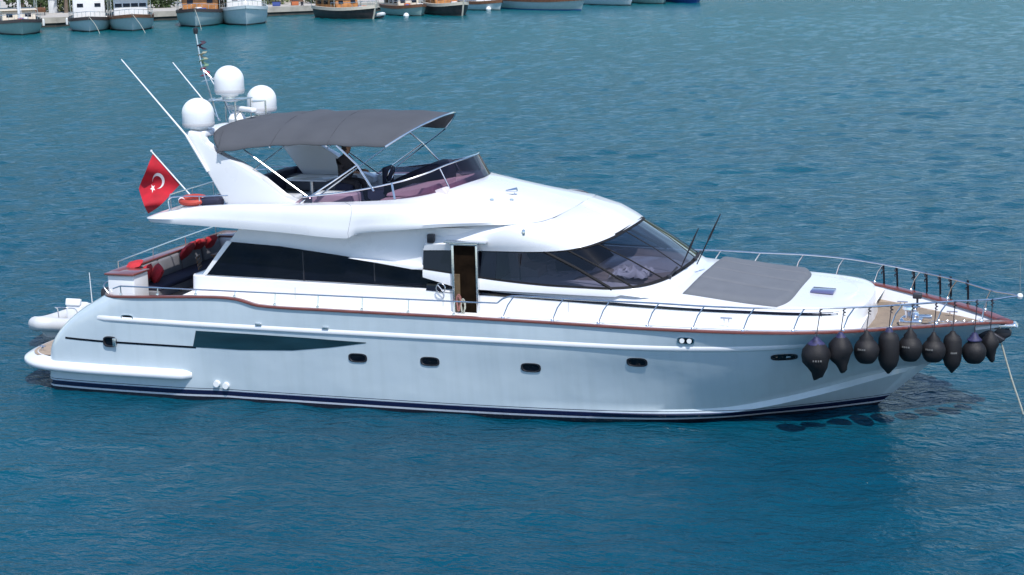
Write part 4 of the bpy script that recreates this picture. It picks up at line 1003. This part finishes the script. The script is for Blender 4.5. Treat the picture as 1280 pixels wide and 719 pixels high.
for s in (-1, 1):
    hn = empty  # hands: palm plus five curled fingers
    P = MB().tube([(.40, s * .16, .78), (.47, s * .155, .785)], [.026, .036], 8)
    for q in range(4):
        yy = s * (.13 + q * .02); P.tube([(.46, yy, .785), (.505, yy, .785), (.53, yy, .765), (.53, yy, .745)], [.010, .0095, .009, .007], 6)
    P.tube([(.42, s * .125, .78), (.455, s * .105, .775), (.485, s * .108, .765)], [.011, .010, .008], 6); P.build('hand', SK, per)
MB().box((0, 0, .28), (.5, .55, .5), bev=.05).build('stool', NAVY, None)
so_ = bpy.data.objects['stool']; so_.location = (8.15, .1, 4.30); so_.parent = Y; so_.matrix_parent_inverse = Matrix.Translation(-Y.location)

# ================================================================== inflatable tender behind the stern
tn = empty('inflatable_tender', (-1.2, 2.2, -.04), R(-91)); tag(tn, 'small white inflatable tender floating behind the yacht stern', 'dinghy')
HY = mat('white_hypalon', (.60, .61, .63), .5, var=.04)
tp = spl([(-1.6, .62, .42), (-.6, .66, .42), (.4, .64, .46), (1.1, .48, .58), (1.55, .2, .70), (1.66, 0, .73)], 6)
MB().tube(tp + [Vector((p.x, -p.y, p.z)) for p in reversed(tp[:-1])], [.20] * 11 + [.2 - .0 * i for i in range(len(tp) * 2 - 12)], 14).build('tube', HY, tn)
hr = [spl([(-1.55, 0, -.15), (0, 0, -.15), (1.0, 0, .0), (1.5, 0, .45)], 6), spl([(-1.55, -.5, .1), (0, -.5, .1), (1.0, -.36, .25), (1.5, -.02, .55)], 6), spl([(-1.55, -.55, .35), (0, -.55, .35), (1.0, -.42, .45), (1.52, -.02, .62)], 6)]
MB().sgrid(hr).build('rigid_hull', PLAST, tn)
MB().grid([[Vector((p.x, p.y, .28)) for p in hr[2]], [Vector((p.x, -p.y, .28)) for p in hr[2]]]).build('sole', mat('light_grey_sole', (.5, .5, .5), .7), tn)
MB().box((-.2, 0, .62), (.5, .5, .6), bev=.08).box((.0, 0, .98), (.12, .46, .2), rot=(0, -.3, 0), bev=.03).build('console', PLAST, tn)
MB().box((-.75, 0, .55), (.45, .7, .45), bev=.1).build('seat', PLAST, tn)
MB().box((-1.75, 0, .85), (.34, .32, .42), bev=.1).box((-1.78, 0, .3), (.14, .1, .9), bev=.03).build('outboard_motor', DARKM, tn)
MB().tube([(-1.4, -.3, .5), (-1.35, -.3, 1.55)], [.016, .010], 6).build('pole', PLAST, tn)
for s in (-1, 1): MB().tube(spl([(-1.2, s * .75, .55), (-.9, s * .77, .62), (-.4, s * .78, .56), (.1, s * .77, .62), (.6, s * .73, .60)], 4), .012, 5).build('grab_line', ROPE, tn)
MB().tube(spl([(.3, -.3, .5), (.35, -.3, .85), (.6, -.2, .95), (.6, .2, .95), (.35, .3, .85), (.3, .3, .5)], 4), .016, 6).build('rail', STEEL, tn)

# ================================================================== quay and land behind
STONE = mat('pale_quay_stone', (.42, .39, .34), .9, var=.22, vscale=.9, bump=.4, bscale=3)
DARKGREY = mat('dark_grey_stone', (.05, .05, .045), .7, var=.4, vscale=1.2)  # dark grey tone for the quay face and boat boot stripes
PAVE = mat('quay_paving', (.44, .41, .37), .9, var=.15, vscale=.5)
qa = Vector((-125, 130.5, 0)); qb = Vector((-95.8, 151.3, 0)); qc = Vector((-89.2, 164.3, 0)); qd = Vector((-73.0, 177.5, 0)); qe = Vector((-58, 196, 0)); qf = Vector((-20, 232, 0)); qg = Vector((120, 330, 0))
Q = [qa, qb, qc, qd, qe, qf, qg]
bk_ = [Vector((-300, 330, 0)), Vector((-290, 340, 0)), Vector((-280, 350, 0)), Vector((-270, 360, 0)), Vector((-260, 380, 0)), Vector((-200, 480, 0)), Vector((0, 700, 0))]
mb = MB().grid([[p + Vector((0, 0, 1.15)) for p in Q], [p + Vector((0, 0, 1.15)) for p in bk_]]); tag(mb.build('quay_pavement', PAVE, smooth=False), kind='structure')
mb = MB()
mb.grid([[p + Vector((0, 0, -2)) for p in Q], [p + Vector((0, 0, .5)) for p in Q]]); o = mb.build('quay_wall', DARKGREY, smooth=False)
mb = MB(); tag(o, 'dark stone face of the harbour quay behind the moored boats', 'wall')
cop = MB(); nrm = Vector((.7, -.7, 0))
cop.grid([[p + Vector((.12, -.12, .5)) for p in Q], [p + Vector((.12, -.12, 1.17)) for p in Q], [p + Vector((-.7, .7, 1.17)) for p in Q]]).build('coping', STONE, o, smooth=False)
hl = [Vector((-330, 300, 0)), Vector((-250, 350, 0)), Vector((-160, 420, 0)), Vector((-60, 520, 0)), Vector((120, 700, 0))]
h_ = MB().grid([[p + Vector((0, 0, 1.0)) for p in hl], [p + Vector((-60, 80, 30 + 10 * sin(i * 2))) for i, p in enumerate(hl)], [p + Vector((-160, 220, 75 + 15 * sin(i))) for i, p in enumerate(hl)]]).build('hills', mat('scrub_hill', (.07, .09, .05), .95, var=.4, vscale=.08)); tag(h_, kind='structure')

# gulets and other boats along the quay
def boat(cfg, loc, rz, lab, name='moored_boat', cat='boat'):
    L, Bm, fb, hc, cc, wcol = cfg['L'], cfg['B'], cfg['fb'], cfg['hull'], cfg['cabin'], cfg.get('band')
    o = empty(name, loc, rz); tag(o, lab, cat, 'boats moored along the quay')
    def rw(t0, xs_):
        return None
    st = [0, .05, .2, .4, .6, .75, .86, .93, .97, 1.0]
    wb = [.62, .72, .9, 1, .98, .84, .60, .36, .17, 0]
    rows = []
    for z, k, fx, pw in ((-.5, .55, .90, 1.5), (0, .86, .925, 1.2), (.45, .97, .95, 1.05), (1, 1.0, 1.0, 1.0)):
        r = []
        for s, wd in zip(st, wb):
            sheer = fb * (1 + .55 * max(0, s - .5) ** 2 * 4 * .45 + .12 * (1 - s) ** 3)
            r.append((L * (s * fx + (.02 if z < .5 else 0)), -Bm / 2 * k * wd ** pw, (z * sheer if z > 0 else z)))
        rows.append(spl(r, 3))
    cap_ = rows[-1]
    MB().sgrid(rows).grid([[Vector((rows[k][0].x, rows[k][0].y, rows[k][0].z)) for k in range(4)], [Vector((rows[k][0].x, -rows[k][0].y, rows[k][0].z)) for k in range(4)]]).build('hull', hc, o)
    bl = [[p + Vector((.0, -.03, dz)) for p in cap_] for dz in (-.34, .02)]; 
    MB().sgrid(bl).sgrid([[p + Vector((0, -.04, .02)) for p in cap_], [p + Vector((0, .10, .05)) for p in cap_]]).build('gunwale', wcol or VARN, o)
    al = [rows[1], [p.lerp(q, .16) for p, q in zip(rows[1], rows[2])]]
    MB().sgrid([[p + Vector((0, -.02, -.05)) for p in al[0]], [p + Vector((0, -.03, .02)) for p in al[1]]]).build('boot_stripe', cfg.get('boot', DARKGREY), o)
    MB().grid([[Vector((p.x, min(p.y + .05, 0), p.z - .25)) for p in cap_], [Vector((p.x, max(-p.y - .05, 0), p.z - .25)) for p in cap_]]).build('deck', cfg.get('deck', TEAK), o)
    hgt = fb - .2
    c0, c1 = cfg.get('cx', (.18, .62)); cw = Bm * .36; ch_ = cfg.get('ch', 1.5)
    cb = MB().prism([(L * c0, hgt), (L * c0, hgt + ch_), (L * c1 - .3, hgt + ch_), (L * c1, hgt)], -cw, cw, .08).build('cabin', cc, o)
    MB().box((L * (c0 + c1) / 2 - .1, 0, hgt + ch_ + .05), (L * (c1 - c0) + .3, cw * 2 + .4, .12), bev=.04).build('cabin_roof', cfg.get('roof', PLAST), cb)
    for s in (-1, 1):
        for k in range(3):
            MB().box((L * (c0 + (c1 - c0) * (.2 + .3 * k)), s * (cw + .012), hgt + ch_ * .6), (.9, .03, .45), bev=.01).build('window', BLACKG, cb)
    for k in cfg.get('fw', (-.55, .55)):
        x = L * c1 - .3 + .3 * .42 + .02
        MB().box((x - .02, k * cw, hgt + ch_ * .58), (.06, cfg.get('ww', .7), .42), rot=(0, -.2, 0), bev=.01).build('window', BLACKG, cb)
    if cfg.get('mast'):
        m = MB().tube([(L * .66, 0, fb - .2), (L * .66, 0, fb + 12)], [.16, .09], 10)
        m.build('mast', cfg.get('mastm', PLAST), o); 
        rg = MB()
        for s in (-1, 1): rg.tube([(L * .62, s * Bm * .45, fb), (L * .66, 0, fb + 11)], .02, 5)
        rg.tube([(L * 1.0, 0, fb * 1.4), (L * .66, 0, fb + 11)], .025, 5).build('rigging', STEEL, o)
    if cfg.get('awn'):
        a0_, a1_, za = cfg['awn'][:3]
        g = [[Vector((L * (a0_ + (a1_ - a0_) * i / 8), Bm * .46 * (-1 + j / 3), za + .22 * (1 - (j / 3 - 1) ** 2) + .05 * sin(i * 2.1))) for j in range(7)] for i in range(9)]
        q = MB().grid(g).build('awning', cfg['awn'][3], o, solid=.04)
        ps = MB()
        for xx in (a0_ + .01, a1_ - .01):
            for s in (-1, 1): ps.tube([(L * xx, s * Bm * .42, fb - .1), (L * xx, s * Bm * .42, za)], .035, 6)
        ps.build('poles', STEEL, q)
    if hc is darkw: MB().tube([p + Vector((.04, 0, 0)) for p in (rows[1][-1], rows[2][-1], rows[3][-1] + Vector((0, 0, .25)))], .11, 6).build('stem_post', crm, o)
    rlm = MB()
    rp_ = [Vector((p.x, p.y * .96, p.z + .6)) for p in cap_[10:]]
    rlm.tube(rp_, .03, 5).tube([Vector((p.x, -p.y, p.z)) for p in rp_], .03, 5)
    for p in rp_[::3]:
        for s in (-1, 1): rlm.tube([(p.x, s * p.y, p.z - .6), (p.x, s * p.y, p.z)], .025, 5)
    rlm.build('bow_railing', STEEL, o)
    for s in cfg.get('fend', ()):
        MB().lathe([(.001, -.45), (.14, -.38), (.16, 0), (.14, .32), (.04, .4), (.001, .42)], (L * .55, s * (Bm / 2 + .14), fb * .75), 10).build('side_fender', PLAST, o)
    if cfg.get('line'):
        MB().tube(spl([(L * .97, 0, fb * 1.3), (L * 1.15, .8, .9), (L * 1.32, 1.4, -.3)], 4), .03, 5).build('bow_line', PALER, o)
    if cfg.get('clutter'):
        rr = random.Random(cfg['clutter']); cm = [mat('clutter_%s' % n, c, .8) for n, c in (('blue', (.06, .10, .32)), ('white', (.7, .7, .7)), ('orange', (.5, .15, .06)), ('dark', (.04, .04, .05)))]
        for k in range(7):
            x = L * rr.uniform(.66, .86) if k < 3 else L * rr.uniform(.08, .2)
            MB().box((x, rr.uniform(-.2, .2) * Bm, fb + .1), (rr.uniform(.3, .9), rr.uniform(.3, .8), rr.uniform(.25, .6)), rot=(0, 0, rr.uniform(0, 3)), bev=.08).build('deck_box', cm[k % 4], o)
    return o
paleg = mat('pale_green_hull', (.34, .45, .42), .4, var=.08); paleb = mat('pale_blue_hull', (.44, .52, .53), .4, var=.06); whh = mat('white_boat_hull', (.55, .62, .64), .4, var=.05); whb = mat('dull_white_cabin', (.68, .68, .68), .5, var=.05)
darkw = mat('dark_wood_hull', (.055, .04, .04), .45, var=.3, vscale=2); brownc = mat('brown_wood_cabin', (.40, .17, .05), .5, var=.3, vscale=2); brb = mat('brown_band', (.16, .07, .035), .5, var=.2); grn = mat('dark_band', (.06, .045, .045), .5)
blueaw = mat('blue_awning', (.05, .09, .35), .8, var=.1); whaw = mat('white_awning', (.62, .64, .68), .8, var=.08); crm = mat('cream_paint', (.62, .55, .45), .5, var=.06); navyh = mat('blue_band', (.02, .07, .26), .5)
cfgs = [
 (dict(L=15, B=5.2, fb=1.45, hull=paleg, cabin=crm, band=grn, mast=1, ch=1.3, awn=(.1, .5, 4.6, whaw), fend=(1, -1), clutter=3, roof=crm), (-90.53, 136.02), 'pale green wooden boat with white mast, leftmost at the quay'),
 (dict(L=14, B=5.0, fb=1.4, hull=whh, cabin=whb, band=grn, ch=2.9, cx=(.2, .68), fend=(1, -1), line=1, awn=(.1, .7, 5.0, whb)), (-85.21, 141.46), 'white boat with tall white cabin and two small front windows'),
 (dict(L=15, B=5.3, fb=1.55, hull=paleb, cabin=whb, band=brb, ch=2.5, cx=(.2, .70), fw=(-.72, -.24, .24, .72), ww=.78, fend=(-1,), line=1, awn=(.1, .78, 4.6, whaw)), (-80.31, 142.65), 'pale blue hulled boat with brown band and a row of dark wheelhouse windows'),
 (dict(L=16, B=5.9, fb=1.75, hull=paleb, cabin=brownc, band=grn, ch=2.1, cx=(.15, .62), fend=(1,), line=1, awn=(.08, .7, 4.9, whaw), clutter=5), (-76.12, 149.93), 'pale blue boat with varnished orange brown cabin'),
 (dict(L=16, B=5.7, fb=1.9, hull=whh, cabin=whb, band=whh, ch=2.3, cx=(.2, .72), fend=(-1,), awn=(.1, .7, 5.0, blueaw), mast=1), (-70.96, 152.69), 'high bowed white boat with white cabin and mast, last before the bare quay'),
]
camp = Vector((25.92, -40.38, 0))
for k, (cfg, (bx, by), lab) in enumerate(cfgs):
    d = (camp - Vector((bx, by, 0))).normalized(); a = math.atan2(d.y, d.x) + (.05, -.03, .02, -.12, .03)[k]
    x = bx - cfg['L'] * .93 * cos(a); y = by - cfg['L'] * .93 * sin(a)
    boat(cfg, (x, y, 0), a, lab)
cf2 = [
 (dict(L=12, B=4.6, fb=1.35, hull=darkw, cabin=brownc, band=crm, ch=1.4, cx=(.1, .5), awn=(.05, .5, 4.6, blueaw), clutter=9), (-70.2, 171.4), (-60.1, 165.0), 'dark wooden boat with blue awning, nearest the bare stretch of quay'),
 (dict(L=10, B=4.0, fb=1.2, hull=paleg, cabin=crm, band=brb, ch=1.3, awn=(.05, .5, 4.2, blueaw), clutter=4), (-64.5, 179), (-56.3, 171.5), 'pale green boat with brown band between two dark wooden boats'),
 (dict(L=11.5, B=4.2, fb=1.4, hull=darkw, cabin=brownc, band=crm, ch=1.4, cx=(.1, .5), clutter=2), (-60, 181.7), (-50.7, 171.12), 'dark wooden boat with pale stem, second of the dark pair'),
 (dict(L=10, B=3.6, fb=1.1, hull=whh, cabin=whb, band=brb, ch=1.2), (-57.43, 189.2), (-50.3, 184.48), 'small low white boat with brown rail beside the long pale blue boat'),
 (dict(L=16, B=4.8, fb=1.35, hull=paleb, cabin=crm, band=brb, ch=1.4, boot=navyh, clutter=6), (-52, 191.0), (-38.87, 182.9), 'long pale blue boat with dark blue waterline'),
 (dict(L=13, B=4.4, fb=1.35, hull=whh, cabin=whb, band=brb, ch=1.4), (-44, 202), (-35.44, 194.82), 'white boat with brown rail, third from the right end of the moored row'),
 (dict(L=12, B=4.2, fb=1.35, hull=paleg, cabin=whb, band=crm, ch=1.4), (-38.3, 206.4), (-31.88, 198.63), 'pale green boat second from the right end of the moored row'),
 (dict(L=12, B=4.0, fb=1.3, hull=navyh, cabin=whb, band=whh, ch=1.4, boot=navyh), (-33.6, 209.3), (-27.61, 200.13), 'blue hulled boat at the right end of the moored row'),
]
for cfg, a_, b_ in [(c[0], c[1], c[2]) for c in cf2]: pass
for cfg, pa, pb, lab in cf2:
    d = (Vector((*pb, 0)) - Vector((*pa, 0))); a = math.atan2(d.y, d.x); L = cfg['L']
    boat(cfg, (pb[0] - L * .93 * cos(a), pb[1] - L * .93 * sin(a), 0), a, lab)
# little white inflatable beside the green boat
dg = empty('inflatable_dinghy', (-60.6, 167.2, 0), -.55); tag(dg, 'tiny white inflatable dinghy floating between the dark and green boats', 'dinghy')
tp = spl([(-1.6, .62, .25), (-.6, .68, .25), (.6, .62, .3), (1.4, .3, .5), (1.6, 0, .55)], 4)
MB().tube(tp + [Vector((p.x, -p.y, p.z)) for p in reversed(tp[:-1])], .24, 8).build('tube', HY, dg)
MB().plate([(-1.6, -.6), (1.2, -.5), (1.2, .5), (-1.6, .6)], .1, .2).build('sole', DARKM, dg)
# mooring buoys
for k, (x, y, lab) in enumerate(((-57.2, 169.0, 'white mooring ball in front of the second dark wooden boat'), (-51.6, 184.0, 'white mooring ball at the stern of the long pale blue boat'))):
    q = MB().lathe([(.001, -.3), (.28, -.2), (.36, .05), (.26, .3), (.08, .38), (.001, .4)], (0, 0, 0), 14).build('mooring_buoy', PLAST); q.location = (x, y, .9 if k == 0 else .6); tag(q, lab, 'buoy')
    q.location.z = .15

# ---- things on the quay
LEAF = mat('dark_leaves', (.045, .075, .022), .8, var=.5, vscale=2); LEAF2 = mat('olive_leaves', (.11, .13, .05), .8, var=.4, vscale=2); BARK = mat('bark', (.16, .12, .09), .9, var=.3)
def tree(loc, h, r, seed, lab, lm):
    o = empty('tree', loc); tag(o, lab, 'tree', 'trees behind the quay'); rr = random.Random(seed)
    MB().tube([(0, 0, -.1), (.1, 0, h * .3), (0, .15, h * .6)], [.28, .2, .12], 8).tube([(.08, 0, h * .35), (r * .5, .2, h * .65)], [.12, .05], 6).tube([(.08, 0, h * .4), (-r * .4, -.3, h * .7)], [.12, .05], 6).build('trunk', BARK, o)
    mb = MB()
    cl = [(rr.uniform(-r, r) * .7, rr.uniform(-r, r) * .7, h * rr.uniform(.22, .95), rr.uniform(.3, .55) * r) for _ in range(16)]
    for cx_, cy_, cz_, cr in cl:
        for _ in range(70):
            v = Vector((rr.gauss(0, 1), rr.gauss(0, 1), rr.gauss(0, 1))).normalized() * cr * rr.uniform(.6, 1.05); c = Vector((cx_, cy_, cz_)) + v
            a = Vector((rr.gauss(0, 1), rr.gauss(0, 1), rr.gauss(0, 1))).normalized(); b_ = a.orthogonal().normalized(); s = rr.uniform(.16, .34)
            mb.add([c - a * s, c + b_ * s * .6, c + a * s, c - b_ * s * .6], [(0, 1, 2, 3)])
    mb.build('crown', lm, o, smooth=False)
tr = [((-110, 166, 1.15), 5, 3.0, 1, 'dark green tree at the left edge behind the masts', LEAF), ((-101.5, 172, 1.15), 4.5, 2.2, 2, 'olive green tree behind the quay left of the white cabin', LEAF2), ((-104, 184, 1.15), 6, 3.4, 3, 'dark tree behind the white cabined boat', LEAF),
      ((-97, 188, 1.15), 5.5, 3.0, 4, 'dark tree behind the boat with brown band', LEAF), ((-85, 197, 1.15), 5, 3.2, 5, 'dark tree behind the orange brown cabin', LEAF), ((-75.5, 196, 1.15), 4, 2.4, 6, 'olive shrub like tree behind the bare stretch of quay', LEAF2), ((-69.5, 200, 1.15), 4, 2.6, 8, 'dark tree behind the boat with blue awning', LEAF)]
for t in tr: tree(*t)
def shrub(loc, r, h, seed, lab, lm):
    o = empty('shrub', loc); tag(o, lab, 'shrub', 'shrubs along the back of the quay'); rr = random.Random(seed); mb = MB()
    MB().tube([(0, 0, -.1), (0, .1, h * .6)], [.12, .05], 6).build('stem', BARK, o)
    for _ in range(9):
        cx_, cy_, cz_, cr = rr.uniform(-r, r) * .7, rr.uniform(-r, r) * .5, h * rr.uniform(.15, .8), rr.uniform(.35, .6) * r
        for _ in range(80):
            v = Vector((rr.gauss(0, 1), rr.gauss(0, 1), rr.gauss(0, 1))).normalized() * cr * rr.uniform(.6, 1.05); c = Vector((cx_, cy_, max(.05, cz_))) + v
            a = Vector((rr.gauss(0, 1), rr.gauss(0, 1), rr.gauss(0, 1))).normalized(); b_ = a.orthogonal().normalized(); z_ = rr.uniform(.14, .3)
            mb.add([c - a * z_, c + b_ * z_ * .6, c + a * z_, c - b_ * z_ * .6], [(0, 1, 2, 3)])
    mb.build('foliage', lm, o, smooth=False)
shr = [((-106.6, 165, 1.15), 'dark shrub beside the mast of the leftmost boat'), ((-103.4, 167, 1.15), 'olive shrub at the foot of the palm'), ((-101, 170.5, 1.15), 'dark shrub right of the palm'), ((-97.6, 172, 1.15), 'olive shrub behind the white cabined boat'),
       ((-94.3, 174.6, 1.15), 'dark shrub between the white and the brown banded boats'), ((-91, 177, 1.15), 'olive shrub behind the brown banded boat'), ((-87, 178.5, 1.15), 'dark shrub behind the orange brown cabin'), ((-81, 181.5, 1.15), 'olive shrub at the left end of the bare quay'), ((-77, 184.5, 1.15), 'dark shrub at the right end of the bare quay')]
for k, (l_, lab) in enumerate(shr): shrub(l_, 2.3, 2.6, 20 + k, lab, LEAF if k % 2 == 0 else LEAF2)
pm = empty('palm_tree', (-101.6, 163.0, 1.15)); tag(pm, 'palm with brown trunk standing on the quay between the two left boats', 'palm tree')
MB().tube([(0, 0, 0), (.1, 0, 2.2), (0, .1, 4.4)], [.3, .22, .2], 10).build('trunk', BARK, pm)
mb = MB()
for k in range(18):
    a = 2.4 * k; l = 2.6; up_ = random.uniform(.1, .9); pts_ = [Vector((cos(a) * l * t, sin(a) * l * t, 4.3 + up_ * 2 * t - 2.6 * t * t)) for t in (0, .25, .5, .75, 1)]; sd_ = Vector((-sin(a), cos(a), 0))
    mb.grid([[p + sd_ * .28 * (1 - abs(2 * i / 4 - .8)) - Vector((0, 0, .1)) for i, p in enumerate(pts_)], pts_, [p - sd_ * .28 * (1 - abs(2 * i / 4 - .8)) - Vector((0, 0, .1)) for i, p in enumerate(pts_)]])
mb.build('fronds', LEAF2, pm)
def parasol(loc, c, lab):
    o = empty('parasol', loc); tag(o, lab, 'parasol', 'parasols on the quay')
    MB().tube([(0, 0, 0), (0, 0, 2.5)], .05, 8).build('pole', STEEL, o)
    MB().add([(0, 0, 2.9)] + [(1.6 * cos(k * pi / 4), 1.6 * sin(k * pi / 4), 2.25) for k in range(8)], [(0, 1 + k, 1 + (k + 1) % 8) for k in range(8)]).build('canopy', c, o, smooth=False)
parasol((-103.2, 158.5, 1.15), crm, 'cream parasol on the quay behind the leftmost boat')
parasol((-87.5, 172.5, 1.15), whaw, 'white parasol on the quay behind the brown cabined boat')
kb = MB().box((-103.0, 162.2, 2.05), (.8, .8, 1.8), bev=.03).box((-103.0, 162.2, 3.0), (1, 1, .12), bev=.02).build('kiosk', whb); tag(kb, 'small white kiosk box standing on the quay between the two leftmost boats', 'kiosk')
def bench(loc, rz, lab):
    o = empty('park_bench', loc, rz); tag(o, lab, 'bench', 'benches on the quay')
    MB().box((0, 0, .45), (1.8, .45, .08), bev=.01).build('seat', brb, o); MB().box((0, .25, .75), (1.8, .06, .45), bev=.01).build('backrest', brb, o)
    for s in (-1, 1): MB().box((s * .75, 0, .22), (.08, .4, .44)).build('leg', DARKM, o)
bench((-76.5, 178.8, 1.15), .7, 'brown bench on the bare stretch of quay'); bench((-101.5, 156.5, 1.15), .6, 'brown bench near the cream parasol')
wa = MB().grid([[Vector((-84, 183, 1.15)), Vector((-66, 202, 1.15))], [Vector((-84, 183, 2.3)), Vector((-66, 202, 2.3))], [Vector((-84.5, 183.5, 2.3)), Vector((-66.5, 202.5, 2.3))]]).build('low_wall', STONE, smooth=False); tag(wa, 'low pale stone wall at the back of the bare quay', 'wall')

for k, (x, y, lab) in enumerate(((-79.8, 173.2, 'black iron bollard at the left of the bare quay edge'), (-74.9, 176.9, 'black iron bollard at the right of the bare quay edge'), (-94.3, 156.9, 'black iron bollard between the leftmost and the white cabined boats'))):
    q = MB().lathe([(.001, 0), (.22, 0), (.16, .1), (.13, .35), (.22, .42), (.2, .5), (.001, .52)], (0, 0, 0), 12).build('bollard', DARKM); q.location = (x, y, 1.17); tag(q, lab, 'bollard', 'bollards along the quay edge')
for k, (x, y, c, lab) in enumerate(((-78.3, 176.3, 'blue', 'blue crate standing on the bare quay'), (-76.4, 178.0, 'orange', 'orange crate standing on the bare quay beside the bench'), (-97.6, 159.6, 'dark', 'dark crate on the quay between the two leftmost boats'))):
    q = empty('crate', (x, y, 1.15), .4 * k); tag(q, lab, 'crate', 'crates on the quay')
    MB().box((0, 0, .3), (.9, .6, .56), bev=.03).build('body', MATS['clutter_' + c], q); MB().box((0, 0, .6), (.96, .66, .07), bev=.02).build('rim', DARKM, q)
